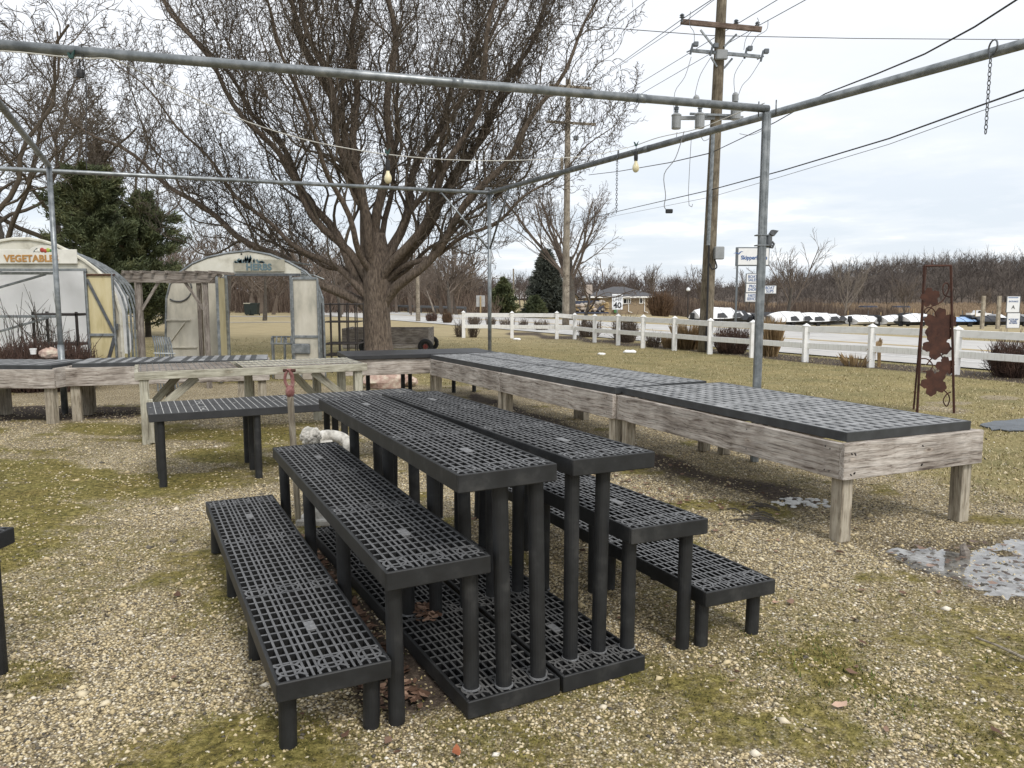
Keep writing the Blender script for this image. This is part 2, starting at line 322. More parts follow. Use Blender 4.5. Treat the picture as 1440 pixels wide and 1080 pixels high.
# ================================================================== black plastic display benches
BW, BL = 0.4073, 2.487
COLS = (0.11, 0.5, 0.89); ROWS = (0.035, 0.345, 0.655, 0.965)
def bench_meshes():
    g = MB(); e = 0.014; s, n, b = 0.0237, 0.0136, 0.0093
    x = e; seq = [s]*3 + [n]*2 + [s]*3 + [n]*2 + [s]*3
    for w in seq[:-1]:
        x += w; g.box((x, e - .002, -.045), (x + b, BL - e + .002, 0)); x += b
    rows = 37; p = (BL - 2 * e) / rows
    for i in range(1, rows):
        y = e + i * p; w = .0115 if i not in (12, 25) else .016
        g.box((e - .002, y - w / 2, -.045), (BW - e + .002, y + w / 2, -.0012))
    k = 20
    for cx in COLS:
        for cy in ROWS:
            X, Y = min(max(cx * BW, .058), BW - .058), min(max(cy * BL, .062), BL - .062)
            o = len(g.v)
            for r, z in ((.036, -.02), (.036, .0012), (.045, .0012), (.045, -.02)):
                for j in range(k): g.v.append((X + r * math.cos(6.2832 * j / k), Y + r * 1.05 * math.sin(6.2832 * j / k), z))
            for q in range(3):
                for j in range(k): g.f.append((o+q*k+j, o+q*k+(j+1)%k, o+q*k+k+(j+1)%k, o+q*k+k+j))
            for sx, sy in ((1, 1), (-1, 1), (1, -1), (-1, -1)):
                a = (X + sx * .030, Y + sy * .032); c = (X + sx * .054, Y + sy * .056)
                d = (.004 * sx * -1, .004 * sy)
                g.slab([(a[0]-d[0], a[1]-d[1]), (c[0]-d[0], c[1]-d[1]), (c[0]+d[0], c[1]+d[1]), (a[0]+d[0], a[1]+d[1])], -.02, .0006)
    r = MB(); h = .068
    r.box((0, 0, -h), (BW, e, .0018), .0035); r.box((0, BL - e, -h), (BW, BL, .0018), .0035)
    r.box((0, e - .001, -h), (e, BL - e + .001, .0014), .003); r.box((BW - e, e - .001, -h), (BW, BL - e + .001, .0014), .003)
    pl = MB().box((-.021, -.040, -.012), (.021, .040, .0022), .003)
    return g, r, pl
_g, _r, _p = bench_meshes()
PROTO = {}
def shared(name, mb, m, parent, mtx=None, smooth=False):
    key = (name, m)
    if key not in PROTO:
        o = mb.build(name, m, parent, smooth=smooth, mtx=mtx); PROTO[key] = o.data; return o
    o = bpy.data.objects.new(name, PROTO[key]); COL.objects.link(o); o.parent = parent
    if mtx is not None: o.matrix_local = mtx
    return o
def bench_parts(t, legs, hleg, deck='deck', rim='black', floor=None):
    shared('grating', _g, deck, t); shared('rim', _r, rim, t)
    for f in (.17, .83): shared('label_plate', _p, 'plate', t, Matrix.Translation((BW * .5, BL * f, 0)))
    for cx, cy in legs:
        X, Y = min(max(cx * BW, .05), BW - .05), min(max(cy * BL, .06), BL - .06)
        z = hleg if floor is None else floor(cx)
        m = MB(); jx, jy = RND.uniform(-.006, .006), RND.uniform(-.006, .006)
        m.tube([(X, Y, -.03), (X + jx * .5, Y + jy * .5, -.03 - (z - .03) * .5), (X + jx, Y + jy, -z)], [.0315, .0315, .0315], 18)
        m.build('leg', 'black', t, smooth=False)
        if floor is not None and z > .5 and not (hleg > .6 and z > hleg - .03 and hleg < .7): MB().tube([(X + jx, Y + jy, -z + .001), (X + jx, Y + jy, -z + .008)], .037, 18).build('leg_ring', 'plate', t)
        for p in m.f: pass
def bench(key, label, c, legs, group, **kw):
    X, Y, a, z, tl, tw = c
    v = (-math.sin(a) * math.cos(tl), math.cos(a) * math.cos(tl), math.sin(tl)); u = (math.cos(a) * math.cos(tw), math.sin(a) * math.cos(tw), math.sin(tw))
    t = thing('display_bench', label, 'bench', mtx=frame3((X, Y, z), u, v), group=group)
    bench_parts(t, legs, z + .015, **kw); return t
GB = 'black plastic display benches stacked in tiers'
lr = [(.11, r) for r in ROWS] + [(.89, r) for r in ROWS]
bench('A', 'lowest black grated bench at the left foot of the tiered stand, on the gravel', (-.800, 2.491, .465, .289, .015, -.003), lr, GB)
bench('B', 'middle-height black grated bench on the left of the stand, second step', (-.445, 2.641, .454, .626, .005, .012), lr, GB, floor=lambda c: .62 if c < .5 else .555)
bench('C', 'tallest black grated bench on the left half of the stand, third step', (-.195, 2.734, .442, .958, -.007, .014), [(.5, r) for r in ROWS] + [(.89, r) for r in ROWS], GB, floor=lambda c: .885)
bench('D', 'tallest black grated bench on the right half of the stand, beside the gap', (.245, 3.036, .475, .950, -.004, -.01), [(.11, r) for r in ROWS] + [(.5, r) for r in ROWS], GB, floor=lambda c: .875)
bench('F', 'middle-height black grated bench on the right of the stand', (.501, 3.139, .454, .634, -.010, -.017), lr, GB, floor=lambda c: .56 if c < .5 else .635)
bench('G', 'lowest black grated bench at the right foot of the tiered stand', (.863, 3.306, .441, .291, -.007, -.008), lr, GB)
for lab, (x, y, a) in (('black grated floor panel carrying the legs of the left tall bench', (-.165, 2.758, .49)),
                       ('black grated floor panel carrying the legs of the right tall bench', (.208, 2.957, .478))):
    t = thing('floor_panel', lab, 'floor panel', mtx=frame3((x, y, .078), (math.cos(a), math.sin(a), 0), (-math.sin(a), math.cos(a), 0)), group='black grated floor panels under the stand')
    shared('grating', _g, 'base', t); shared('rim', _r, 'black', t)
    for f in (.17, .83): shared('label_plate', _p, 'plate', t, Matrix.Translation((BW * .5, BL * f, 0)))

# low bench with scored solid tops, across the far end of the stand; and the bench cut by the frame's left edge
def scored_bench(label, org, ang, nw, legrows, z):
    t = thing('display_bench', label, 'bench', mtx=frame3((org[0], org[1], z), (math.cos(ang), math.sin(ang), 0), (-math.sin(ang), math.cos(ang), 0)), group='low benches with scored black tops')
    for k in range(nw):
        y0 = k * (BW + .006); sl = MB(); sl.box((0, y0, -.068), (BL, y0 + BW, 0), .004); sl.build('top_panel', 'slate', t)
        m = MB(); p = BL / 43
        for i in range(1, 43): m.box((i * p - .003, y0 + .008, -.003), (i * p + .003, y0 + BW - .008, .0012))
        for i in (7, 20, 33, 40):
            for yy in (.10, .27): m.box((i * p - .0014, y0 + yy, -.003), ((i + 1) * p + .0014, y0 + yy + .009, .0016))
            m.box(((i + .5) * p - .008, y0 + .16, -.003), ((i + .5) * p + .008, y0 + .19, .0016))
        for i in range(0, 42, 2):
            if i % 6 == 0: m.box((i * p + .012, y0 + .012, -.003), (i * p + .034, y0 + .02, .0014))
        m.build('scored_line', 'score', t)
    for r in ROWS:
        for yy in legrows:
            X = min(max(r * BL, .06), BL - .06)
            MB().tube([(X, yy, -.04), (X, yy, -z)], .0315, 18).build('leg', 'black', t)
    return t
e0 = G(207, 583, .64)
scored_bench('low black bench with thin pale lines scored across its solid top', (e0.x + .01, e0.y), .46, 2, (.06, .42, .77), .64)
c0 = G(15, 741, .63); a0 = -.04
t = thing('display_bench', 'black bench cut by the left edge of the picture, only a corner showing', 'bench', mtx=frame3((c0.x - BL * math.cos(a0) , c0.y - BL * math.sin(a0) - BW, .63), (math.cos(a0), math.sin(a0), 0), (-math.sin(a0), math.cos(a0), 0)))
bx = Matrix.Rotation(R(-90), 4, 'Z') @ Matrix.Translation((-BW, 0, 0))
t2 = bx
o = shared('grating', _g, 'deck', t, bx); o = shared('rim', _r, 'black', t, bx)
f0 = G(2, 938)
for X in (.08, .85, 1.6, BL - .07):
    for Y in (.05, .35): MB().tube([(X, Y, -.03), (X, Y, -.63)], .0315, 18).build('leg', 'black', t)

# ================================================================== weathered wooden tables with grey slotted tops
def slotted(w, l, along='y', band=5, phase=0):
    """flat slotted deck, top at z=0"""
    m = MB(); px, py = .092, .117; hx, hy = .049, .080; d = .05; e = .022
    nx = max(1, int((w - 2 * e) / px)); ny = max(1, int((l - 2 * e) / py)); px = (w - 2 * e) / nx; py = (l - 2 * e) / ny
    for i in range(nx + 1):
        x = e + i * px; a, b = max(0.012, x - (px - hx) / 2), min(w - .012, x + (px - hx) / 2); m.box((a, .012, -d), (b, l - .012, 0))
    for j in range(ny + 1):
        y = e + j * py; hw = (py - hy) / 2 + (.036 if (j + phase) % band == 0 and 0 < j < ny else 0)
        m.box((.012, max(.012, y - hw), -d), (w - .012, min(l - .012, y + hw), -.0011))
    return m
def rim_mb(w, l, h=.062):
    m = MB(); e = .013
    m.box((0, 0, -h), (w, e, .002), .003); m.box((0, l - e, -h), (w, l, .002), .003)
    m.box((0, e - .001, -h), (e, l - e + .001, .0016), .003); m.box((w - e, e - .001, -h), (w, l - e + .001, .0016), .003); return m
def panel(t, x, y, z, w, l, rz=0.0, phase=0, band=6):
    mt = Matrix.Translation((x, y, z)) @ Matrix.Rotation(rz, 4, 'Z')
    o = slotted(w, l, phase=phase, band=band).build('slotted_top', 'grey_deck', t, mtx=mt)
    rim_mb(w, l).build('rim', 'grey_rim', o)
    return o
def wood_table(label, org, ang, w, l, legs, panels, ends=(True, True), zs=.432, ht=.236, group='weathered wooden tables with slotted grey tops', skx=.03):
    """local x = across, y = along; top of skirt zs+ht"""
    t = thing('plant_table', label, 'table', (org[0], org[1], 0), ang, group)
    zc = zs + ht / 2
    beam('skirt_board', (-.022, .022 if ends[0] else -.0, zc), (-.022, l - .022, zc), .044, ht, 'wood', t)
    beam('skirt_board', (w + skx, .022, zc), (w + skx, l - .022, zc), .044, ht, 'wood', t)
    if ends[0]: beam('skirt_board', (-.046, 0, zc + .003), (w + skx + .026, 0, zc + .003), .044, ht + .002, 'wood', t)
    if ends[1]: beam('skirt_board', (-.046, l, zc - .003), (w + skx + .026, l, zc - .003), .044, ht - .004, 'wood', t)
    for k in (.33, .66): beam('joist', (0.002, l * k, zc + .03), (w + skx - .024, l * k, zc + .03), .04, ht - .08, 'wood3', t)
    for x, y in legs: beam('leg', (x, y, .0), (x, y, zs + .06), .095, .095, 'post', t, up=(0, 1, 0))
    nl = MB(); yy = -.069 if ends[0] else None
    for z in (zs + .05, zs + ht - .05):
        for x in (-.03, .0, w * .5, w + skx - .01):
            if ends[0]: nl.cyl((x, -.0695, z + RND.uniform(-.015, .015)), (x, -.06, z), .0055, k=6)
        for y in (.10, .14, l * .33, l * .66, l - .1): nl.cyl((-.0455, y, z + RND.uniform(-.02, .02)), (-.035, y, z), .0055, k=6)
    nl.build('nails', 'darkiron', t)
    for p in panels: panel(t, *p)
    return t
ZP = .732
A3 = .416; u3 = Vector((math.cos(A3), math.sin(A3))); v3 = Vector((-math.sin(A3), math.cos(A3)))
O1 = Vector((2.151, 4.876))
def legs4(w, l): return [(.045, .07), (w - .03, .07), (.045, l - .07), (w - .03, l - .07)]
w, l = 1.22, 2.72
wood_table('long wooden table nearest the puddle, one wide grey slotted panel on top', O1, A3, w, l, legs4(w, l), [(0.004, .01, ZP, 1.176, 2.70, 0, 0, 11)], zs=.428)
Ba = G(867, 555, .665); Bb = G(706, 524, .665); Bc = G(609, 505.5, .665)
def seg(label, p, q, w, off):
    d = (q - p); l = d.length; a = math.atan2(-d.x, d.y)
    wood_table(label, p, a, w, l, legs4(w, l), [(0.0 + off, .01, ZP, .575, l + .03, 0, 1), (.581 + off, .03, ZP + .004, .575, l, .0, 2)], ends=(False, True))
seg('middle wooden table of the right-hand row, two narrow grey panels side by side', Ba.xy, Bb.xy, 1.20, -.01)
seg('far wooden table of the right-hand row, meeting the black-topped table', Bb.xy, Bc.xy, 1.2, -.02)
# left-hand wooden tables
def front_table(label, pl, pr, w, panels, legs, zs=.46):
    d = pr - pl; l = d.length; a = math.atan2(d.y, d.x)
    t = thing('plant_table', label, 'table', (pl.x, pl.y, 0), a, 'weathered wooden tables with slotted grey tops')
    zc = zs + .118
    beam('skirt_board', (.0, -.022, zc), (l, -.022, zc), .044, .236, 'wood', t)
    beam('skirt_board', (.0, w, zc), (l, w, zc), .044, .236, 'wood', t)
    beam('skirt_board', (0.022, .002, zc + .008), (.022, w - .024, zc + .008), .044, .25, 'wood', t)
    beam('skirt_board', (l - .022, .002, zc + .008), (l - .022, w - .024, zc + .008), .044, .25, 'wood', t)
    for x, y in legs: beam('leg', (x, y, 0), (x, y, zs + .1), .11, .10, 'post', t, up=(0, 1, 0))
    for (x, y, ww, ll) in panels:
        zt = zs + .287; MB().box((x, y, zt - .06), (x + ll, y + ww, zt), .005).build('top_panel', 'grey_rim', t)
        st = MB(); xx = x + .03; i = 0
        while xx < x + ll - .12:
            wd = .068 if i % 7 else .15; st.box((xx, y + .010, zt - .004), (xx + wd, y + ww - .010, zt + .0025)); xx += wd + .078; i += 1
        st.build('pale_strip', 'grey_deck', t)
    return t
pm, pr = G(93, 543, .46), G(379, 534.5, .46); lm = (pr - pm).length
front_table('left wooden table behind the timber frame, striped grey slotted top', pm.xy, pr.xy, .92, [(.08, .0, .45, lm - .1), (.08, .46, .45, lm - .1)],
            [(.10, .05), (.10, .83), (lm * .45, .83), (lm - .10, .05), (lm - .36, .05), (lm - .28, .83)])
pn = G(80, 546, .46)
front_table('wooden table at the left edge with a pinkish rock on its grey top', Vector((pn.x - 2.75, pn.y + .12)), pn.xy, .92, [(.0, .02, .45, 2.68), (.0, .47, .45, 2.68)],
            [(2.64, .05), (2.64, .80), (.3, .05), (1.5, .05), (1.5, .8)])
# table with the black slab top at the back
kl, kr = G(487, 500.5, .735), G(699, 495, .735); dk = kr - kl; la = dk.length; ak = math.atan2(dk.y, dk.x)
t = thing('plant_table', 'wooden table under a solid black slab top, in front of the big tree', 'table', (kl.x, kl.y, 0), ak)
MB().box((0, 0, .672), (la, 1.05, .735), .006).build('slab_top', 'slate', t)
beam('skirt_board', (-.02, .06, .55), (la * .62, .06, .55), .044, .236, 'wood', t)
beam('skirt_board', (.05, 1.0, .55), (la - .02, 1.0, .55), .044, .22, 'wood', t)
for x, y in ((.02, .85), (.34, .86), (.47, .96), (1.02, .86), (1.16, .96), (1.62, .9), (1.9, .95), (la - .1, .9)): MB().tube([(x, y, 0), (x, y, .68)], .034, 14).build('leg', 'black', t)
beam('leg', (1.36, .16, 0), (1.36, .16, .5), .1, .1, 'post', t, up=(0, 1, 0))

# timber frame table with diagonal braces
pf = G(200, 627); pe = G(505, 510, .76)
q0, q1 = Vector((pf.x - .06, pf.y)), Vector((G(189, 529, .755).x, G(189, 529, .755).y))
p0 = G(189, 529, .755); p1 = G(516, 516, .755); d = p1 - p0; lp = d.length; ap = math.atan2(d.y, d.x)
t = thing('timber_table', 'pale greenish timber table frame with diagonal braces and a mesh top', 'table', (p0.x, p0.y, 0), ap)
dp = .98
beam('rail', (0, 0, .755), (lp, 0, .755), .04, .088, 'wood2', t); beam('rail', (0, dp, .755), (lp, dp, .755), .04, .088, 'wood2', t)
beam('rail', (.02, .02, .752), (.02, dp - .02, .752), .04, .086, 'wood2', t); beam('rail', (lp - .02, .02, .752), (lp - .02, dp - .02, .752), .04, .086, 'wood2', t)
for i in range(1, 6): beam('slat', (lp * i / 6, .02, .765), (lp * i / 6, dp - .02, .765), .04, .05, 'wood2', t)
for i in range(9): beam('slat', (.04, .09 + i * .1, .797), (lp * (.40 if i % 2 else .42), .09 + i * .1, .797), .092, .012, 'wood3', t)
for i in range(9): beam('slat', (lp * .44, .09 + i * .1, .799), (lp - .04, .09 + i * .1, .799), .092, .012, 'wood2' if i % 3 else 'wood3', t)
wm = MB()
for i in range(1, 40): wm.tube([(lp * i / 40, .01, .807), (lp * i / 40, dp - .01, .807)], .0025, 4)
wm.build('wire_mesh', 'galv', t)
for x, y in ((.09, .05), (.09, dp - .06), (lp * .5, dp - .06), (lp - .1, .06), (lp - .1, dp - .06), (lp - .42, dp - .06)):
    beam('leg', (x, y, 0), (x, y, .712), .095, .095, 'wood2', t, up=(0, 1, 0))
beam('leg_cleat', (.14, .0, .02), (.14, .0, .5), .05, .04, 'wood2', t, up=(0, 1, 0))
for a, b in (((.12, .1, .28), (.62, .1, .71)), ((.12, dp - .12, .28), (.5, dp - .12, .71)), ((lp - .14, .11, .3), (lp - .62, .11, .71)), ((lp - .44, dp - .13, .3), (lp - .8, dp - .13, .71))):
    beam('brace', a, b, .04, .09, 'wood2', t)

# ================================================================== steel pipe frame overhead
ZB = 3.33
P1 = Vector((2.375, 7.41, ZB)); P3 = Vector((-6.15, 10.52, ZB)); P2 = G(688, 271, ZB)
def isect(a, b, c, d):
    r, s = b - a, d - c; tt = ((c.x - a.x) * s.y - (c.y - a.y) * s.x) / (r.x * s.y - r.y * s.x); return a + r * tt
P0 = isect(P1, G(0, 63, ZB), P3, G(0, 147, ZB))
PR = P1 + (G(1440, 54, ZB) - P1).normalized() * 6.4
PL = P3 + (G(0, 230, ZB) - P3).normalized() * 6.0
fr = thing('pipe_frame', 'grey galvanised steel pipe frame of posts and overhead beams', 'pipe frame', (P1.x, P1.y, 0))
inv = Matrix.Translation((-P1.x, -P1.y, 0))
def pipe(name, a, b, r, m='galv', k=16, sm=True, couple=()):
    mb = MB(); a2, b2 = inv @ Vector(a), inv @ Vector(b); mb.cyl(a2, b2, r, k=k)
    for c in couple:
        p = a2.lerp(b2, c); dr = (b2 - a2).normalized() * .045; mb.cyl(p - dr, p + dr, r + .003, k=k)
    o = mb.build(name, m, fr); 
    for p in o.data.polygons: p.use_smooth = len(p.vertices) == 4
    return o
pipe('beam', P0, P1, .036, couple=(.545, .80)); pipe('beam', P2 - (PR - P2).normalized() * .03, PR, .037, couple=(.34, .8)); pipe('beam', P2, PL, .030, couple=(.3, .62)); pipe('beam', P0, P3, .034, couple=(.82,))
for P, r in ((P2, .032), (P3, .034), (P0, .034), (PR, .034)): pipe('post', (P.x, P.y, 0), (P.x, P.y, ZB - .02), r)
o = MB()  # ridged square post at the near corner
q = inv @ Vector((P1.x - .01, P1.y, 0)); o.box((q.x - .034, q.y - .034, 0), (q.x + .034, q.y + .034, ZB - .03), .006)
for sx in (-.018, .012): o.box((q.x + sx - .004, q.y - .0375, 0), (q.x + sx + .004, q.y - .034, ZB - .05))
o.build('post', 'galv', fr)
pipe('collar', (P3.x, P3.y, .02), (P3.x, P3.y, .95), .042)
zb = D(688, 352, P2.y).z
for pp, tgt in ((D(620, 276, 1), (P2 + (PL - P2) * 0)), ): pass
dl = (PL - P2).normalized(); dr_ = (PR - P2).normalized()
pipe('brace', Vector((P2.x, P2.y, zb)), P2 + dl * .86, .014, 'galv', 8); pipe('brace', Vector((P2.x, P2.y, zb)), P2 + dr_ * .75, .016, 'galv_dark', 8)
for f in (.985, 1.02): pass
for P, dd in ((P1, (P0 - P1).normalized()), (P1, dr_), (P2, dr_)):
    a = P + dd * .1; pipe('bolt', a + Vector((0, 0, -.075)), a + Vector((0, 0, .06)), .006, 'galv_dark', 6)

def on_line(a, b, px):
    """point of the segment whose image column is px"""
    lo, hi = 0.0, 1.0
    def col(t):
        p = a.lerp(b, t); c, s = math.cos(PITCH), math.sin(PITCH); z = p.y * c - (p.z - CAMZ) * s; return 720 + FPX * p.x / z
    inc = col(1) > col(0)
    for _ in range(50):
        m = (lo + hi) / 2
        if (col(m) < px) == inc: lo = m
        else: hi = m
    return a.lerp(b, lo)
# chains on the right-hand beam
def chain(label, top, n, ll):
    t = thing('chain', label, 'chain', (top.x, top.y, top.z), group='steel chains hanging from the pipe frame'); m = MB()
    for i in range(n):
        a = np.linspace(0, 2 * math.pi, 11); w, h = ll * .36, ll * .62
        pts = [((math.cos(x) * w) * (i % 2 == 0), (math.cos(x) * w) * (i % 2 == 1), -.06 - i * ll + math.sin(x) * h) for x in a]; m.tube(pts, ll * .115, 6, cap=False)
    a = np.linspace(0, 2 * math.pi, 17)
    m.tube([(.0 + .012, math.cos(x) * .05, math.sin(x) * .05) for x in a], .006, 6, cap=False)
    m.build('links', 'galv_dark', t); return t
c1 = on_line(P1, PR, 1394); chain('long steel chain hanging from the near pipe beam at the upper right', c1, 18, .030)
c2 = on_line(P2, P1, 868); chain('thin steel chain hanging from the pipe beam beside a bulb', c2, 22, .030)

# string of bulbs
sl = thing('string_lights', 'white string light cord with cream bulbs strung under the pipe frame', 'string lights', (0, 0, 0))
def at(px, py, Y): return D(px, py, Y)
pth = []
pl0 = on_line(P0, P1, 4); pl1 = on_line(P0, P1, 112)
cpts = [(pl0 + Vector((-.4, .1, -.03))), pl0 + Vector((0, -.02, -.045)), pl1 + Vector((0, -.01, -.05))]
for px, py, Y in ((160, 84, 5.75), (215, 110, 6.0), (290, 146, 6.35), (350, 172, 6.6), (420, 194, 6.9), (480, 207, 7.2), (544, 217, 7.5), (620, 224, 7.9), (700, 226, 8.3), (780, 223, 8.7), (840, 217, 9.1)): cpts.append(at(px, py, Y))
b2 = on_line(P2, P1, 890); cpts.append(b2 + Vector((0, 0, .04)))
for px in (930, 985, 1040): cpts.append(on_line(P2, P1, px) + Vector((-.03, -.03, .035 if px != 985 else .0)))
cpts.append(P1 + Vector((-.05, -.06, .04)))
def smooth(pts, k=4):
    out = []
    P = [Vector(p) for p in pts]
    for i in range(len(P) - 1):
        a, b, c, d = P[max(i-1, 0)], P[i], P[i+1], P[min(i+2, len(P)-1)]
        for j in range(k):
            s = j / k; out.append(.5 * ((2*b) + (c-a)*s + (2*a-5*b+4*c-d)*s*s + (3*b-a-3*c+d)*s**3))
    out.append(P[-1]); return out
MB().tube(smooth(cpts), .0045, 6).build('cord', 'cord', sl)
for p, sc in ((at(545, 217, 7.5), 1.0), (b2 + Vector((.03, -.05, .03)), 1.12)):
    q = p + Vector((0, 0, -.12 * sc))
    MB().lathe([(.004, .12 * sc), (.004, .07 * sc), (.019 * sc, .065 * sc), (.022 * sc, .0), (.019 * sc, -.03 * sc)], q, 12).build('socket', 'blackrub', sl, smooth=False)
    MB().lathe([(.015 * sc, -.032 * sc), (.017 * sc, -.05 * sc), (.033 * sc, -.085 * sc), (.036 * sc, -.11 * sc), (.029 * sc, -.135 * sc), (.012 * sc, -.149 * sc), (.001, -.151 * sc)], q, 16).build('bulb', 'bulb', sl, smooth=True)
    cl = MB(); cl.prism([(-.03, .05), (-.012, .0), (.012, .0), (.03, .06), (.012, .04), (0, .02), (-.014, .045)], -.008, .008).build('clip', 'green_clip', sl, mtx=Matrix.Translation(p))
cl = MB(); cl.prism([(-.03, .05), (-.012, .0), (.012, .0), (.03, .06), (.012, .04), (0, .02), (-.014, .045)], -.008, .008).build('clip', 'green_clip', sl, mtx=Matrix.Translation(pl1 + Vector((-.04, -.04, -.06))))
q = at(113, 103, pl1.y); MB().lathe([(.005, .10), (.006, .03), (.022, .025), (.026, -.0), (.024, -.03), (.004, -.034)], q, 10).build('socket', 'blackrub', sl)
for px, y0, y1, lab in ((118, 62, 238, 'thin wire hanging from the front pipe at the upper left, crossing the rear pipe'),):
    a = on_line(P0, P1, px); b = D(px + 4, y1, a.y)
    tag(MB().tube(smooth([a + Vector((0, -.03, .045)), a.lerp(b, .3) + Vector((.01, 0, 0)), a.lerp(b, .7), b]), .0035, 5).build('hanging_wire', 'wire', None), lab, 'wire')
a = on_line(P2, P1, 962); pts = [a + Vector((0, 0, .03)), D(950, 222, a.y), D(934, 245, a.y), D(936, 275, a.y), D(934, 290, a.y), D(939, 297, a.y)]
t = thing('pendant_cord', 'loose grey cord with a black plug dangling from the pipe beam', 'cord', a); iv = Matrix.Translation(-a)
MB().tube([iv @ p for p in smooth(pts)], .0045, 5).build('cord', 'wire2', t)
MB().box((-.03, -.02, -.022), (.045, .02, .022), .006).build('plug', 'blackrub', t, mtx=Matrix.Translation(iv @ D(940, 297, a.y)))
# small clamp lamp on the near post
zl = D(1075, 340, P1.y).z; t = thing('clamp_lamp', 'small grey clamp-on fixture strapped to the near steel post', 'fixture', (P1.x, P1.y, zl))
for dz in (.06, -.035): MB().box((-.075, -.042, dz - .006), (.045, .042, dz + .006), .003).build('strap', 'galv', t)
MB().box((.028, -.04, -.05), (.075, .03, .06), .01).build('housing', 'galv_dark', t)
MB().prism([(.05, .07), (.075, .11), (.13, .10), (.09, .05)], -.04, .02).build('shade', 'galv_dark', t)
MB().tube([(.06, -.01, -.05), (.085, -.01, -.055), (.1, -.01, -.02), (.08, -.01, .0)], .012, 8).build('knob', 'galv_dark', t)

# ================================================================== small things by the tables
st = G(409, 640); t = thing('post_with_hitch', 'slim pale wooden stake topped with a faded red cast metal hook', 'stake', (-1.42, 4.55, 0))
sp = G(409, 560, .70)
Ys = 5.06; b = G(420, 738); a = D(408, 556, Ys)
t.location = (b.x, b.y, 0); ivs = Matrix.Translation(-Vector((b.x, b.y, 0)))
beam('stake', (0, 0, 0), ivs @ a, .036, .036, 'post', t, up=(0, 1, 0))
a = ivs @ a; hk = MB()
hk.ball((a.x, a.y, a.z + .025), .032, 12, (.95, .95, 1.35))
hk.tube(smooth([(a.x - .012, a.y, a.z + .05), (a.x - .03, a.y, a.z + .09), (a.x - .026, a.y, a.z + .14), (a.x - .004, a.y, a.z + .175)]), .010, 8)
hk.tube(smooth([(a.x + .012, a.y, a.z + .045), (a.x + .02, a.y, a.z + .09), (a.x + .014, a.y, a.z + .14), (a.x + .0, a.y, a.z + .175)]), .013, 8)
hk.build('hook', 'redmetal', t, smooth=True)
MB().cyl((a.x - .04, a.y, a.z + .165), (a.x + .04, a.y, a.z + .165), .011, k=10).build('pin', 'rust', t)
# garden statue lying behind the stand: curled mane of a lion, body behind
sb = D(450, 632, 5.35); t = thing('garden_statue', 'white mossy stone garden statue with a curly rounded head, behind the stand', 'statue', (sb.x, sb.y, 0))
m = MB(); iv = Matrix.Translation(-Vector((sb.x, sb.y, 0)))
body = [iv @ D(470, 640, 5.4), iv @ D(455, 618, 5.55), iv @ D(475, 612, 5.6), iv @ D(492, 622, 5.55), iv @ D(490, 650, 5.5)]
m.tube(smooth([(-.01, .05, .0), (.0, .06, .25), (.0, .08, .58)], 4), [.13, .125, .12, .11, .10, .095, .09, .085, .07], 12); 
m.tube(smooth([iv @ D(437, 625, 5.4), iv @ D(455, 613, 5.5), iv @ D(478, 615, 5.55), iv @ D(490, 626, 5.5), iv @ D(488, 650, 5.45)]), .042, 10)
m.build('body', 'statue', t, smooth=True)
hd = iv @ D(437, 614, 5.3); hm = MB(); hm.ball(hd, .066, 14, (1, .95, 1.0))
rr = random.Random(3)
for i in range(70):
    z = rr.uniform(-.6, .95); ph = rr.uniform(0, 6.28); s = math.sqrt(max(0, 1 - z * z)); c = Vector((s * math.cos(ph), s * math.sin(ph), z))
    hm.ball(hd + c * .060, .017, 6)
hm.build('head', 'statue', t, smooth=True)
MB().box((-.16, -.10, 0), (.2, .2, .05), .01).build('plinth', 'statue', t)
# rock and cup on the left table
zt = .752
p = G(66, 505, zt); mr = MB(); mr.ball((0, 0, 0), .11, 14, (1.35, .8, .75))
rr = random.Random(5); mr.v = [(x * (1 + rr.uniform(-.16, .16)), y * (1 + rr.uniform(-.16, .16)), max(z * (1 + rr.uniform(-.2, .2)), -.06)) for x, y, z in mr.v]
o = mr.build('rock', 'rock', None); o.location = (p.x - .02, p.y + .12, zt + .065); tag(o, 'lumpy pink and cream rock sitting on the left wooden table', 'rock')
p = G(32, 500, zt); o = MB().lathe([(.036, 0), (.045, .07), (.05, .072), (.05, .085), (.04, .085)], (0, 0, 0), 16).build('cup', 'white', None); o.location = (p.x, p.y + .25, zt); tag(o, 'small white plastic cup standing on the left wooden table', 'cup')
# rusty trellis with leaves
ta, tb_ = G(1291, 577), G(1337, 583); tm = (ta + tb_) / 2
TY = tm.y
def tp(px, py): 
    p = D(px, py, TY); return (p.x - tm.x, p.z)
t = thing('garden_trellis', 'rusty metal trellis tower with cut-out leaves and curling tendrils', 'trellis', (tm.x, tm.y, 0))
ztop = tp(1318, 374)[1]
def sq(name, pts, r): return MB().tube(pts, r, 4).build(name, 'rust', t)
xl, xr = tp(1290, 577)[0], tp(1337, 580)[0]; xlt, xrt = tp(1300, 376)[0], tp(1336, 374)[0]
legs_ = {'a': ((xl, -.0, 0), (xlt, -.0, ztop)), 'b': ((xr, -.08, 0), (xrt, -.02, ztop + .005)), 'c': ((tp(1300, 570)[0], .28, 0), (tp(1311, 373)[0], .16, ztop + .01))}
for k, (p, q) in legs_.items(): sq('upright', [p, q], .019 if k != 'c' else .015)
sq('top_ring', [legs_['a'][1], legs_['b'][1], legs_['c'][1], legs_['a'][1]], .012)
MB().cyl((tp(1315, 372)[0], .08, ztop), (tp(1315, 372)[0], .08, ztop + .09), .008).build('finial', 'rust', t)
def fr_pt(a, b, z):
    (x0, y0, z0), (x1, y1, z1) = legs_['a'], legs_['b']
    return 0
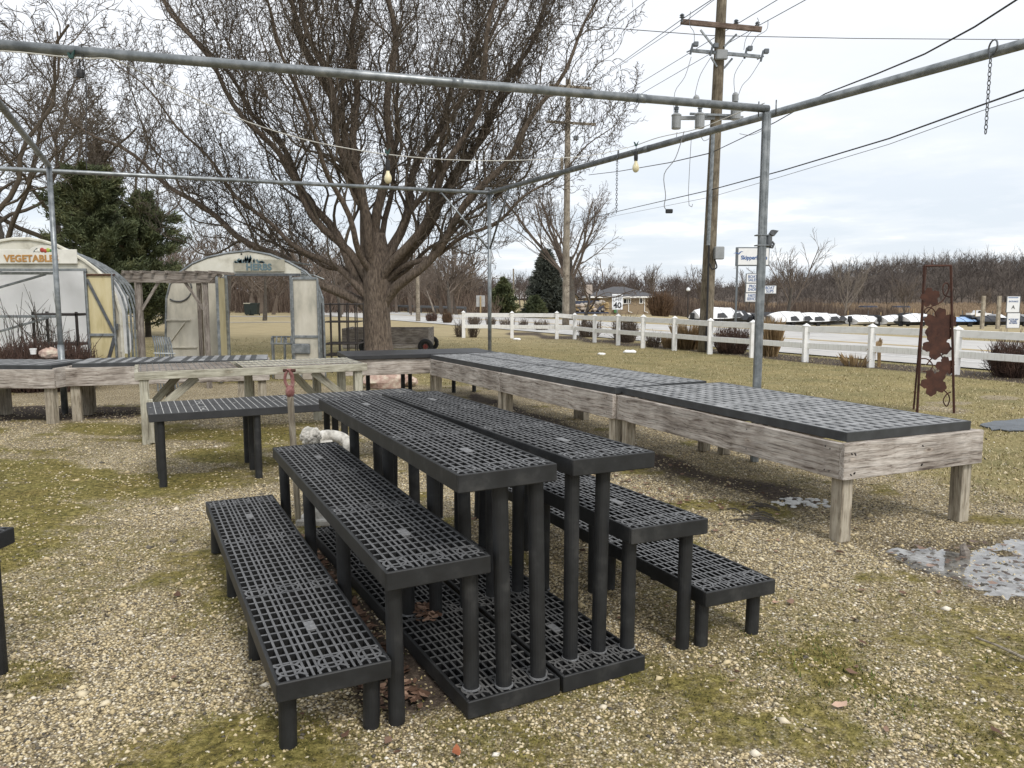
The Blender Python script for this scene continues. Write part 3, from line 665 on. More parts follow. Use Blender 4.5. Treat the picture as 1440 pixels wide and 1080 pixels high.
def leafpoly(cx, cz, r, rot, lobes):
    out = []
    for i in range(72):
        th = 2 * math.pi * i / 72; k = 0
        rr_ = .62 + .42 * abs(math.cos(lobes * th / 2.0)) ** .7 + .10 * math.cos(th) + .04 * math.sin(lobes * 3 * th)
        out.append((cx + r * rr_ * math.cos(th + rot), cz + r * rr_ * math.sin(th + rot)))
    return out
for li, (px, py, r, rot, lb) in enumerate(((1306, 419, 27, .5, 5), (1319, 455, 46, -1.0, 5), (1314, 484, 40, -.4, 5), (1328, 515, 27, 3.0, 5), (1309, 537, 37, -.5, 5))):
    cx, cz = tp(px, py); rad = r / FPX * TY * .50
    LY = -.02 - .009 * li; MB().prism(leafpoly(cx, cz, rad, rot, lb), LY, LY + .005).build('leaf', 'rust', t)
def tendril(pl): sq('tendril', smooth([(tp(a, b)[0], -.025, tp(a, b)[1]) for a, b in pl], 5), .009)
tendril([(1312, 430), (1325, 422), (1333, 405), (1330, 398), (1325, 402), (1326, 414), (1336, 418)])
tendril([(1310, 430), (1305, 436), (1300, 441), (1299, 436), (1305, 432), (1312, 436), (1316, 445)])
tendril([(1302, 512), (1310, 503), (1320, 500), (1330, 495), (1334, 490), (1330, 487), (1328, 492)])
tendril([(1294, 504), (1303, 505), (1310, 513), (1306, 521), (1296, 522)])
tendril([(1318, 545), (1328, 550), (1334, 560), (1330, 571), (1325, 563), (1330, 554), (1336, 551)])
tendril([(1320, 497), (1325, 505), (1326, 512)])
# ================================================================== ground
def vnoise(x, y, f, seed):
    """smooth value noise, vectorised"""
    rs = np.random.default_rng(seed); T = rs.random((64, 64))
    X, Y = np.asarray(x) * f, np.asarray(y) * f; i, j = np.floor(X).astype(int), np.floor(Y).astype(int); a, b = X - i, Y - j
    a, b = a*a*(3-2*a), b*b*(3-2*b); g = lambda p, q: T[p % 64, q % 64]
    return (g(i,j)*(1-a)+g(i+1,j)*a)*(1-b)+(g(i,j+1)*(1-a)+g(i+1,j+1)*a)*b
def fbm(x, y, f, seed, n=4):
    s = 0; w = 0
    for k in range(n): s = s + vnoise(x, y, f * 2 ** k, seed + k) * .5 ** k; w += .5 ** k
    return s / w
def poly_sd(x, y, poly):
    """signed distance-like mask: positive inside (metres)"""
    x = np.asarray(x, float); y = np.asarray(y, float); ins = np.zeros(x.shape, bool); dm = np.full(x.shape, 1e9)
    n = len(poly)
    for i in range(n):
        (x0, y0), (x1, y1) = poly[i], poly[(i + 1) % n]
        c = ((y0 > y) != (y1 > y)) & (x < (x1 - x0) * (y - y0) / (y1 - y0 + 1e-12) + x0); ins ^= c
        t = np.clip(((x-x0)*(x1-x0)+(y-y0)*(y1-y0)) / ((x1-x0)**2+(y1-y0)**2+1e-12), 0, 1)
        dm = np.minimum(dm, np.hypot(x-x0-t*(x1-x0), y-y0-t*(y1-y0)))
    return np.where(ins, dm, -dm)
def gpoly(px): return [(G(a, b).x, G(a, b).y) for a, b in px]
PUD = gpoly([(1252, 772), (1300, 768), (1345, 775), (1378, 768), (1420, 755), (1500, 745), (1560, 800), (1480, 845), (1400, 838), (1340, 815), (1285, 800)])
MOSS_L = gpoly([(-200, 600), (130, 596), (420, 604), (440, 640), (390, 668), (250, 700), (180, 745), (120, 800), (60, 850), (-200, 880)])
MOSS_C = gpoly([(290, 770), (350, 800), (400, 900), (470, 1000), (560, 1080), (300, 1080), (350, 960), (290, 880)])
MOSS_R = gpoly([(1040, 880), (1120, 900), (1220, 935), (1300, 1000), (1250, 1010), (1130, 960), (1060, 930)])
MOSS_R2 = gpoly([(1090, 640), (1250, 660), (1330, 690), (1500, 745), (1500, 690), (1400, 660), (1240, 640)])
PALE_L = gpoly([(-300, 545), (200, 538), (560, 530), (620, 560), (450, 575), (250, 573), (60, 566), (-300, 575)])
DIRT_SHADE = [gpoly([(-200, 570), (-200, 595), (130, 592), (200, 590), (200, 572), (60, 569)]), gpoly([(660, 545), (760, 580), (900, 625), (1000, 660), (1130, 690), (1170, 735), (1100, 720), (960, 672), (820, 620), (700, 580), (640, 560)]),  # dark soil under the tables, with their shade painted in
        [(-.5, 2.7), (-.15, 2.9), (-1.2, 5.0), (-1.6, 4.9)]]
def zones(x, y):
    x = np.asarray(x, float); y = np.asarray(y, float)
    wob = (fbm(x, y, .55, 5) - .5); w2 = (fbm(x, y, 2.2, 9) - .5)
    s = .915 * (x - 2.15) + .404 * (y - 4.88) - 1.35
    grass = sst(-.1, 1.1, s + 1.6 * wob + .5 * w2)
    grass = np.maximum(grass, sst(14.3, 15.6, y + 2.5 * wob + 1.6 * sst(-6, -2, x)))
    grass = np.maximum(grass, sst(-7.5, -9.5, x + wob))
    grass = grass * (1 - .75 * sst(.62, .75, fbm(x, y, .9, 21)) * sst(16, 12, y))
    moss = np.zeros(x.shape)
    for p, k in ((MOSS_L, 1.0), (MOSS_C, .95), (MOSS_R, .85), (MOSS_R2, .9)):
        moss = np.maximum(moss, k * sst(-.55, .65, poly_sd(x, y, p) + 1.5 * wob + .9 * w2) * (.32 + .85 * sst(.36, .56, fbm(x * .7, y * 1.3, 1.5, 47))))
    moss = np.maximum(moss, .5 * sst(.50, .68, fbm(x, y, .8, 33)) * sst(10, 6, y)); moss = np.maximum(moss, .75 * sst(.60, .70, fbm(x, y, 2.6, 35)))
    moss = np.maximum(moss, (.25 + .5 * sst(.42, .62, fbm(x, y, 1.7, 39))) * sst(.7, 2.2, x - .42 * (y - 2.6) + 1.5 * wob) * sst(7, 4.5, y))
    moss = moss * (1 - .85 * grass) * (1 - .8 * sst(-.1, .25, poly_sd(x, y, PALE_L) + .5 * wob))
    dirt_shade = np.zeros(x.shape)
    for p, k in zip(DIRT_SHADE, (.8, .75, 1.0)): dirt_shade = np.maximum(dirt_shade, k * sst(-.12, .22, poly_sd(x, y, p) + .35 * w2 + .3 * wob))
    c = x * RN[0] + y * RN[1]
    dirt_shade = np.maximum(dirt_shade, .9 * sst(1.1, .45, np.abs(c - 15.75 + .6 * wob)) * sst(12, 15, y) * sst(40, 32, y))
    wet = sst(-.28, .06, poly_sd(x, y, PUD) + .3 * w2)
    moss = moss * (1 - .9 * wet)
    return grass, moss, dirt_shade, wet
def axis(lo, hi, dens, spans):
    a = list(np.arange(lo, hi + 1e-6, dens)); 
    step = dens; v = hi
    while v < spans[1]: step *= 1.22; v += step; a.append(v)
    step = dens; v = lo
    while v > spans[0]: step *= 1.22; v -= step; a.insert(0, v)
    return np.array(a)
gxs = axis(-8.0, 9.0, .085, (-1500, 1500)); gys = axis(1.0, 17.0, .085, (-400, 2200))
GX, GY = np.meshgrid(gxs, gys); GZ = gz(GX, GY)
near = sst(26, 14, np.hypot(GX, GY))
pudm = sst(-.15, .15, poly_sd(GX, GY, PUD))
ggr, gmo, gdi, gwe = zones(GX, GY)
GZ = GZ + near * (.022 * (fbm(GX, GY, 1.3, 3) - .5) + .012 * gmo) * (1 - sst(-.55, -.05, poly_sd(GX, GY, PUD))) + pudm * near * (.022 * (fbm(GX, GY, 3.2, 71, 3) - .5) - .0105)
nx, ny = len(gxs), len(gys)
me = bpy.data.meshes.new('ground'); nv = nx * ny
me.vertices.add(nv); me.vertices.foreach_set('co', np.stack([GX, GY, GZ], -1).astype(np.float32).ravel())
ii = (np.arange(ny - 1)[:, None] * nx + np.arange(nx - 1)[None]).ravel(); q = np.stack([ii, ii + 1, ii + nx + 1, ii + nx], 1).astype(np.int32)
me.loops.add(q.size); me.loops.foreach_set('vertex_index', q.ravel()); me.polygons.add(len(q)); me.polygons.foreach_set('loop_start', np.arange(0, q.size, 4, dtype=np.int32)); me.polygons.foreach_set('loop_total', np.full(len(q), 4, np.int32))
me.polygons.foreach_set('use_smooth', np.ones(len(q), bool)); me.update(); me.validate()
at_ = me.attributes.new('zone', 'FLOAT_COLOR', 'POINT'); at_.data.foreach_set('color', np.stack([ggr, gmo, gdi, gwe], -1).astype(np.float32).ravel())
def ground_material():
    m, nt, b = nodes('ground_cover'); b.inputs['Roughness'].default_value = .95; b.inputs['Specular IOR Level'].default_value = .2
    v = mapped(nt, (1, 1, 1))
    at = N(nt, 'ShaderNodeAttribute', attribute_name='zone'); sp = N(nt, 'ShaderNodeSeparateColor'); L(nt, at.outputs['Color'], sp.inputs[0])
    # gravel: two sizes of stone cells
    vo = N(nt, 'ShaderNodeTexVoronoi'); vo.inputs['Scale'].default_value = 95; vo.inputs['Randomness'].default_value = 1; L(nt, v, vo.inputs['Vector'])
    vo2 = N(nt, 'ShaderNodeTexVoronoi'); vo2.inputs['Scale'].default_value = 46; L(nt, v, vo2.inputs['Vector'])
    hs = N(nt, 'ShaderNodeSeparateColor'); L(nt, vo.outputs['Color'], hs.inputs[0])
    st = ramp(nt, hs.outputs[0], [(0.0, (.09, .075, .055)), (.14, (.25, .21, .145)), (.34, (.43, .36, .225)), (.55, (.55, .465, .295)), (.78, (.63, .555, .39)), (1, (.83, .79, .71))])
    gap = ramp(nt, vo.outputs['Distance'], [(.2, (1, 1, 1)), (.62, (.35, .33, .3))])
    grav = mixc(nt, 1, st, gap, 'MULTIPLY')
    big = noise(nt, v, 1.1, 5, .6); grav = mixc(nt, .55, grav, ramp(nt, big, [(.32, (.62, .58, .5)), (.66, (1.12, 1.1, 1.05))]), 'MULTIPLY')
    # moss
    mn = noise(nt, v, 30, 6, .75); mn2 = noise(nt, v, 3.2, 4, .6)
    mossc = mixc(nt, mn2, ramp(nt, mn, [(.36, (.036, .038, .011)), (.5, (.125, .122, .034)), (.66, (.27, .25, .085))]), ramp(nt, mn, [(.36, (.05, .038, .012)), (.52, (.19, .14, .042)), (.66, (.37, .29, .11))]))
    # dead lawn
    gn = noise(nt, mapped(nt, (1, .35, 1), 'Object', (0, 0, .5)), 55, 6, .75); gn2 = noise(nt, v, .9, 8, .72); gn3 = noise(nt, v, 4, 4, .6)
    grc = mixc(nt, gn3, ramp(nt, gn, [(.28, (.11, .09, .045)), (.5, (.28, .23, .125)), (.74, (.47, .40, .245))]), ramp(nt, gn, [(.28, (.075, .073, .03)), (.5, (.18, .165, .068)), (.74, (.34, .30, .15))]))
    grc = mixc(nt, .5, grc, ramp(nt, gn2, [(.36, (.5, .56, .42)), (.62, (1.35, 1.25, 1.1))]), 'MULTIPLY')
    far = N(nt, 'ShaderNodeSeparateXYZ'); L(nt, v, far.inputs[0])
    fm = N(nt, 'ShaderNodeMapRange'); fm.inputs[1].default_value = 22; fm.inputs[2].default_value = 34; L(nt, far.outputs[1], fm.inputs[0])
    grc = mixc(nt, fm.outputs[0], grc, mixc(nt, gn2, (.20, .17, .095), (.47, .385, .23)))
    dn = noise(nt, v, 26, 6, .75); dirt_shade_col = ramp(nt, dn, [(.3, (.022, .017, .013)), (.52, (.075, .058, .045)), (.72, (.17, .135, .105))])
    def brk(w, sc, amt, lo_=.34, hi_=.66):
        n = noise(nt, v, sc, 10, .82); a = N(nt, 'ShaderNodeMath', operation='MULTIPLY_ADD'); L(nt, n, a.inputs[0]); a.inputs[1].default_value = amt; a.inputs[2].default_value = -amt * .5
        s = N(nt, 'ShaderNodeMath', operation='ADD'); L(nt, w, s.inputs[0]); L(nt, a.outputs[0], s.inputs[1])
        r = N(nt, 'ShaderNodeMapRange'); r.inputs[1].default_value = lo_; r.inputs[2].default_value = hi_; L(nt, s.outputs[0], r.inputs[0]); return r.outputs[0]
    c = mixc(nt, brk(sp.outputs[1], 9, 2.3, .30, .82), grav, mossc)
    c = mixc(nt, brk(sp.outputs[0], 9, .9), c, grc)
    c = mixc(nt, brk(sp.outputs[2], 14, 1.1), c, dirt_shade_col)
    wt = N(nt, 'ShaderNodeMath', operation='MULTIPLY'); L(nt, at.outputs['Alpha'], wt.inputs[0]); wt.inputs[1].default_value = .8
    c = mixc(nt, wt.outputs[0], c, mixc(nt, 1, c, (.32, .30, .28), 'MULTIPLY'))
    L(nt, c, b.inputs['Base Color'])
    inv_ = N(nt, 'ShaderNodeMath', operation='SUBTRACT'); inv_.inputs[0].default_value = 1; L(nt, vo.outputs['Distance'], inv_.inputs[1])
    hh = N(nt, 'ShaderNodeMath', operation='ADD'); L(nt, inv_.outputs[0], hh.inputs[0]); L(nt, mn, hh.inputs[1])
    bump(nt, b, hh.outputs[0], .55, .008); return m
me.materials.append(ground_material())
go = bpy.data.objects.new('ground', me); COL.objects.link(go); structure(go)
def near_z(x, y):
    i = np.clip(np.searchsorted(gxs, x) - 1, 0, nx - 2); j = np.clip(np.searchsorted(gys, y) - 1, 0, ny - 2)
    fx, fy = (x - gxs[i]) / (gxs[i+1] - gxs[i]), (y - gys[j]) / (gys[j+1] - gys[j])
    return (GZ[j, i]*(1-fx)+GZ[j, i+1]*fx)*(1-fy)+(GZ[j+1, i]*(1-fx)+GZ[j+1, i+1]*fx)*fy

def quick_mesh(name, verts, faces_flat, k, m, smooth=False):
    me = bpy.data.meshes.new(name); me.vertices.add(len(verts)); me.vertices.foreach_set('co', verts.astype(np.float32).ravel())
    nf = len(faces_flat) // k; me.loops.add(len(faces_flat)); me.loops.foreach_set('vertex_index', faces_flat.astype(np.int32)); me.polygons.add(nf)
    me.polygons.foreach_set('loop_start', np.arange(0, nf * k, k, dtype=np.int32)); me.polygons.foreach_set('loop_total', np.full(nf, k, np.int32)); me.update(); me.validate()
    me.materials.append(M[m] if isinstance(m, str) else m); o = bpy.data.objects.new(name, me); COL.objects.link(o); return o
def island_mat(name, stops, rough=.9, spec=.2, coord_scale=None):
    m, nt, b = nodes(name); b.inputs['Roughness'].default_value = rough; b.inputs['Specular IOR Level'].default_value = spec
    ge = nt.nodes.new('ShaderNodeNewGeometry'); L(nt, ramp(nt, ge.outputs['Random Per Island'], stops), b.inputs['Base Color']); return m
def sample(n, ymin, ymax, pw=1.0):
    """points seen by the camera, denser near it"""
    u = NP.random(n); y = ymin * (ymax / ymin) ** (u ** pw); x = (NP.random(n) * 2 - 1) * (y * .76 + .6); return x, y
# gravel stones
n = 150000; x, y = sample(n, 1.9, 11.5, .92)
g_, m_, d_, w_ = zones(x, y)
spk = sst(.42, .6, fbm(x, y, 7.0, 66)); keep = NP.random(n) < np.clip(1.0 - .8 * g_ - (1.15 - .6 * spk) * np.clip(m_ * 1.35, 0, 1) - .75 * d_ - .65 * w_, .015, 1) * sst(.2, .45, fbm(x, y, 1.6, 77) + .18)
x, y = x[keep], y[keep]; n = len(x)
r = (.0042 + .0052 * NP.random(n) ** 1.6) * (1 + .05 * y); bigs = NP.random(n) < .010; r[bigs] *= 2.3
V0 = np.array([[1,0,0],[0,1,0],[-1,0,0],[0,-1,0],[0,0,1],[0,0,-1]], float); F0 = np.array([[0,1,4],[1,2,4],[2,3,4],[3,0,4],[1,0,5],[2,1,5],[3,2,5],[0,3,5]])
sc = np.stack([r * NP.uniform(.8, 1.5, n), r * NP.uniform(.7, 1.1, n), r * NP.uniform(.4, .75, n)], 1)
Vv = V0[None] * sc[:, None, :] * NP.uniform(.75, 1.25, (n, 6, 1)); Vv[:, :5, :2] += NP.uniform(-.3, .3, (n, 5, 2)) * r[:, None, None]
a = NP.random(n) * 6.283; ca, sa = np.cos(a)[:, None], np.sin(a)[:, None]
Xr = Vv[..., 0] * ca - Vv[..., 1] * sa; Yr = Vv[..., 0] * sa + Vv[..., 1] * ca
Vv = np.stack([Xr + x[:, None], Yr + y[:, None], Vv[..., 2] + (near_z(x, y) + r * .12)[:, None]], -1)
Ff = (F0[None] + (np.arange(n) * 6)[:, None, None]).ravel()
stuff(quick_mesh('gravel_stones', Vv.reshape(-1, 3), Ff, 3, island_mat('gravel_stone', [(0, (.07, .064, .056)), (.10, (.18, .155, .115)), (.28, (.42, .34, .20)), (.55, (.55, .45, .265)), (.78, (.62, .53, .345)), (.95, (.66, .59, .45)), (1, (.75, .71, .63))], .75, .3)))
# moss tufts and dead grass blades
def blades(name, n, ymin, ymax, wfun, hgt, wid, m, lean=.7, pw=1.0):
    x, y = sample(n, ymin, ymax, pw); w = wfun(x, y); k = NP.random(n) < w; x, y = x[k], y[k]; n = len(x); 
    h = hgt * NP.uniform(.4, 1.3, n); a = NP.random(n) * 6.283; ln = lean * NP.uniform(.2, 1.4, n) * h; wd = wid * NP.uniform(.6, 1.4, n) * (1 + .04 * y)
    dx, dy = np.cos(a), np.sin(a); z = near_z(x, y) - .002; o = np.zeros(n)
    P = np.stack([np.stack([x - dy * wd, y + dx * wd, z], -1), np.stack([x + dy * wd, y - dx * wd, z], -1), np.stack([x + dx * ln, y + dy * ln, z + h], -1)], 1)
    return stuff(quick_mesh(name, P.reshape(-1, 3), np.arange(3 * n), 3, m))
brk_ = lambda x, y: sst(.40, .60, fbm(x, y, 2.6, 55))
mossm = island_mat('moss_tuft', [(0, (.035, .036, .010)), (.35, (.112, .107, .028)), (.7, (.21, .187, .06)), (1, (.40, .33, .16))])
blades('moss_tufts', 180000, 1.9, 10, lambda x, y: np.clip(zones(x, y)[1] * 1.2, 0, 1) * (.25 + .75 * brk_(x, y)), .011, .0035, mossm, 1.0)
gm = island_mat('dead_grass', [(0, (.10, .082, .04)), (.35, (.25, .205, .10)), (.7, (.42, .35, .2)), (1, (.58, .5, .34))])
blades('lawn_grass', 200000, 4.0, 30, lambda x, y: zones(x, y)[0] * (.4 + .6 * brk_(x, y)), .028, .004, gm, 1.3, .85)
grn = island_mat('green_grass', [(0, (.035, .055, .012)), (.5, (.08, .105, .022)), (1, (.15, .17, .05))])
blades('green_grass', 26000, 2.4, 12, lambda x, y: np.maximum(.9 * sst(-.1, .15, poly_sd(x, y, MOSS_R) + .3 * (fbm(x, y, 2.5, 4) - .5)), .8 * sst(-.1, .2, poly_sd(x, y, MOSS_R2))) * (.15 + .85 * brk_(x, y)) + .05 * sst(.6, .7, fbm(x, y, 1.2, 91)), .022, .0032, grn, .9)
blades('straw_bits', 9000, 1.9, 9, lambda x, y: .08 + .35 * sst(.55, .7, fbm(x, y, .9, 8)), .006, .0022, island_mat('straw_bit', [(0, (.3, .22, .11)), (1, (.55, .46, .29))]), 9)
# fallen leaves
def leaves(name, pts, size, m):
    vs, fs = [], []
    for (x, y, zo) in pts:
        s = size * RND.uniform(.5, 1.3); a = RND.uniform(0, 6.28); t = RND.uniform(-.5, .5); z = float(near_z(np.array([x]), np.array([y]))[0]) + zo; o = len(vs)
        for (u, v, w) in ((-1, 0, .15), (-.3, .55, .35), (.5, .42, .1), (1.1, 0, .45), (.45, -.5, .3), (-.35, -.48, .05)):
            u, v = u * s + RND.uniform(-.2, .2) * s, v * s + RND.uniform(-.2, .2) * s
            vs.append((x + u * math.cos(a) - v * math.sin(a), y + u * math.sin(a) + v * math.cos(a), z + .004 + abs(w) * s * .7 + t * v * .5 + .3 * s))
        fs += [o, o+1, o+5, o+1, o+2, o+5, o+2, o+4, o+5, o+2, o+3, o+4]
    return stuff(quick_mesh(name, np.array(vs), np.array(fs), 3, m))
pts = []
for i in range(900):
    t_ = RND.random(); off = RND.uniform(-.13, .10); bx_, by_ = -.42 - 1.05 * t_, 2.85 + 2.1 * t_
    pts.append((bx_ + off * .9, by_ + off * .4, RND.uniform(0, .02)))
for i in range(150):
    t_ = RND.random(); pts.append((1.5 + RND.uniform(-1.6, .2) * t_ + RND.gauss(0, .25), 5.2 + 2.6 * t_ + RND.gauss(0, .3), 0))
for i in range(90): pts.append((RND.uniform(-1.8, 2.5), RND.uniform(2.0, 6), 0))
for i in range(46):
    p = G(602 + RND.gauss(0, 9), 866 + RND.gauss(0, 5), .08); pts.append((p.x, p.y, .082))
leafm = island_mat('fallen_leaf', [(0, (.055, .032, .022)), (.4, (.13, .075, .05)), (.8, (.22, .14, .10)), (1, (.36, .24, .17))])
leaves('leaf_litter', pts, .026, leafm)
fl = []
for px, py in ((800, 955), (735, 975), (690, 1000), (848, 902), (950, 905), (1090, 850), (505, 925), (530, 985), (1180, 1000)): p = G(px, py); fl.append((p.x, p.y, 0))
leaves('pale_fallen_leaves', fl, .03, island_mat('pale_leaf', [(0, (.34, .19, .13)), (1, (.52, .36, .27))]))
p = G(643, 1064); lf = leaves('fallen_leaf', [(p.x, p.y, .0)], .034, M['orange_leaf']); del lf['kind']; tag(lf, 'curled orange leaf lying on the gravel near the bottom of the picture', 'leaf')
# puddle
pv = []
for i in range(len(PUD)):
    a_, b_ = Vector(PUD[i]), Vector(PUD[(i + 1) % len(PUD)])
    for k in range(7):
        q = a_.lerp(b_, k / 7); nrm = Vector((b_.y - a_.y, a_.x - b_.x)).normalized(); q = q + nrm * (RND.uniform(-.06, .06)); pv.append((q.x, q.y))
zc = float(near_z(np.array([np.mean([p[0] for p in PUD])]), np.array([np.mean([p[1] for p in PUD])]))[0])
m, nt, b = nodes('puddle_water'); b.inputs['Base Color'].default_value = (.13, .125, .115, 1); b.inputs['Roughness'].default_value = .05; b.inputs['IOR'].default_value = 1.7; b.inputs['Specular IOR Level'].default_value = .9
v = mapped(nt, (1, 1, 1)); L(nt, ramp(nt, noise(nt, v, 9, 6, .7), [(.35, (.06, .052, .043)), (.52, (.20, .195, .18)), (.66, (.32, .315, .30))]), b.inputs['Base Color']); bump(nt, b, noise(nt, v, 22, 3), .10, .004)  # pale blotches put sky reflection into the water colour
o = MB().slab(pv, -.03, -.0045).build('puddle', m); structure(o)
pts = []
for i in range(170):
    px, py = RND.uniform(1255, 1500), RND.uniform(765, 845); p = G(px, py)
    if poly_sd(np.array([p.x]), np.array([p.y]), PUD)[0] > -.05 and (RND.random() < .75): pts.append((p.x, p.y, .006))
leaves('puddle_leaves', pts, .026, island_mat('wet_leaf', [(0, (.035, .026, .02)), (.5, (.11, .075, .055)), (.85, (.24, .16, .12)), (1, (.45, .35, .29))], .5, .5))
p = G(1357, 783); o = MB().tube([(0, 0, -.03), (.0, 0, .03), (-.01, .01, .065), (-.006, 0, .085)], [.032, .030, .02, .006], 7).build('wood_stump', 'wood3'); o.location = p; tag(o, 'small dark rotten stub of wood poking out of the puddle', 'stump')
m = MB(); pc = G(1132, 709)
for i in range(85):
    a_ = RND.uniform(0, 6.28); rr_ = math.sqrt(RND.random()); m.ball((pc.x + .24 * rr_ * math.cos(a_), pc.y + .15 * rr_ * math.sin(a_), .012), RND.uniform(.008, .024), 7, (1.3, 1, .4))
o = m.build('ice_crust', 'ice'); tag(o, 'crusty white patch of old ice on the gravel under the long table', 'ice patch')
for px, py, s, lab in ((885, 496, .17, 'larger white lump of leftover snow on the lawn near the fence'), (845, 499, .10, 'smaller white lump of leftover snow on the lawn, beside the larger one'), (727, 478, .13, 'white scrap of leftover snow on the lawn at the fence corner')):
    p = G(px, py); m = MB(); m.ball((0, 0, .02), s, 10, (1.2, .7, .3)); m.v = [(x * RND.uniform(.8, 1.2), y * RND.uniform(.8, 1.2), max(z * RND.uniform(.7, 1.4), -.02)) for x, y, z in m.v]
    o = m.build('snow_lump', 'white'); o.location = p; tag(o, lab, 'snow lump', 'snow lumps left on the lawn')
p = G(1412, 601); m = MB(); gp = [gpoly([(1380, 600), (1400, 594), (1450, 590), (1500, 596), (1490, 606), (1430, 608), (1395, 606)])]
gp[0] = [(a * (1 - t_) + a2 * t_ + RND.uniform(-.05, .05), b * (1 - t_) + b2 * t_ + RND.uniform(-.05, .05)) for (a, b), (a2, b2) in zip(gp[0], gp[0][1:] + gp[0][:1]) for t_ in (0, .33, .66)]; o = m.slab([(a, b) for a, b in gp[0]], .010, .022).build('ground_tarp', 'tarpgrey'); tag(o, 'grey sheet of tarp lying flat on the lawn at the right edge', 'tarp')
tw = MB()
for i in range(16):
    p = G(RND.uniform(1020, 1080), RND.uniform(700, 735)); a_ = RND.uniform(-.9, -.2); l_ = RND.uniform(.08, .22); tw.tube([(p.x, p.y, .012), (p.x + l_ * .5 * math.cos(a_), p.y + l_ * .5 * math.sin(a_), .03), (p.x + l_ * math.cos(a_), p.y + l_ * math.sin(a_), .014)], .006, 5)
stuff(tw.build('twig_debris', 'bark2'))
pa = G(1372, 905); pb = G(1440, 935); o = MB().tube([(pa.x, pa.y, .03), ((pa.x + pb.x) / 2, (pa.y + pb.y) / 2 + .006, .034), (pb.x, pb.y, .03), (pb.x + .25, pb.y - .11, .034)], [.005, .006, .007, .006], 7).build('stick', 'post'); tag(o, 'thin brown stick lying on the gravel at the lower right edge', 'stick')

# ================================================================== road, fence, sign posts
def road_pt(c, t): return Vector((RN[0] * c + RD[0] * t, RN[1] * c + RD[1] * t))
def ribbon(name, c0, c1, m, zo, t0=-60, t1=190, n=60):
    vs, fs = [], []
    for i in range(n + 1):
        t = t0 + (t1 - t0) * i / n; bend = 0.0009 * max(t - 38, 0) ** 2
        for c in (c0, c1): p = road_pt(c - bend, t); vs.append((p.x, p.y, float(gz(p.x, p.y)) + zo))
    for i in range(n): fs.append((2*i, 2*i+1, 2*i+3, 2*i+2))
    return structure(MB().add(vs, fs).build(name, m))
ribbon('road', 16.9, 27.6, 'asphalt', .03); ribbon('road_edge_line', 18.35, 18.5, 'roadpaint', .036); ribbon('road_center_line', 22.45, 22.57, 'yellowpaint', .036); ribbon('road_center_line', 22.72, 22.84, 'yellowpaint', .036); ribbon('road_far_line', 26.6, 26.75, 'roadpaint', .036)
for nm, (xa, ya, xb, yb, w_) in {'path': (-60, 66, -9, 62, 1.3), 'driveway': (-60, 49, -12, 47.5, .55)}.items():
    vs = []; 
    for i in range(25):
        x_ = xa + (xb - xa) * i / 24; y_ = ya + (yb - ya) * i / 24 + .6 * math.sin(i * .6)
        for dy_ in (-w_ / 2, w_ / 2): vs.append((x_, y_ + dy_, float(gz(x_, y_ + dy_)) + .03))
    structure(MB().add(vs, [(2*i, 2*i+2, 2*i+3, 2*i+1) for i in range(24)]).build(nm, 'asphalt'))
# white fence
fp = [(652, 474), (720, 475.5), (783, 471.5), (808, 477), (836, 481.5), (869, 485.5), (904, 489.5), (948, 493), (998, 498), (1057.5, 503), (1132, 509), (1224, 516.5), (1343, 527), (1500, 541)]
tops = [437.5, 438, 438, 440.5, 442, 442, 443, 445, 448, 450.5, 455.5, 456, 459.5, 466]
ft = thing('rail_fence', 'white vinyl two-rail fence running along the roadside and turning at the far corner', 'fence', (0, 0, 0))
pos = []
for (px, py), ty in zip(fp, tops):
    g = G(px, py)
    if px < 800: g = D(px, py, {652: 30.2, 720: 29.9, 783: 29.4}[px]); g.z = 0
    h = D(px, ty, g.y).z; pos.append((g, h))
pos[3:] = [(g, h) for g, h in pos[3:]]
for g, h in pos:
    m = MB(); m.box((g.x - .065, g.y - .065, -.05), (g.x + .065, g.y + .065, h - .05), .008); s = .085
    m.add([(g.x - s, g.y - s, h - .052), (g.x + s, g.y - s, h - .052), (g.x + s, g.y + s, h - .052), (g.x - s, g.y + s, h - .052), (g.x, g.y, h + .02)], [(3,2,1,0), (0,1,4), (1,2,4), (2,3,4), (3,0,4)]); m.build('post', 'white', ft)
for (g, h), (g2, h2) in zip(pos[:-1], pos[1:]):
    for fz, fh in ((.86, .15), (.43, .14)):
        hh1, hh2 = h * fz, h2 * fz; beam('rail', (g.x, g.y, hh1), (g2.x, g2.y, hh2), .045, fh, 'white_dirty' if fz < .5 else 'white', ft)
def sign_post(name, label, cat, px, ptop, pbot, w, h, Y, face, posth_m, txt=None, pw=.05):
    b_ = GT(px, pbot, Y); top = D(px, ptop, Y).z - b_.z
    t = thing(name, label, cat, b_); MB().box((-pw / 2, 0, 0), (pw / 2, pw, top - .05)).build('post', posth_m, t)
    MB().box((-w / 2, -.02, top - h), (w / 2, -.003, top), .006).build('sign_plate', face, t); return t, top
t, zt_ = sign_post('speed_sign', 'white speed limit 40 sign on a grey post beyond the fence', 'road sign', 867.5, 413.5, 470, .58, .80, 42, 'signface', 'galv')
MB().box((-.28, -.024, zt_ - .83), (.28, -.0205, zt_ - .03)).build('border', 'signface', t)
text('lettering', 'SPEED\nLIMIT', .2, 'blackrub', t, (0, -.03, zt_ - .24)); text('number', '40', .44, 'blackrub', t, (0, -.03, zt_ - .62), off=.01)
t, zt_ = sign_post('road_sign', 'blank grey back of a road sign on a yellowish post', 'road sign', 676, 415.5, 455, .72, .92, 64, 'aluback', 'palewood', pw=.12)
t.rotation_euler.z = math.pi; t.location.y -= .05
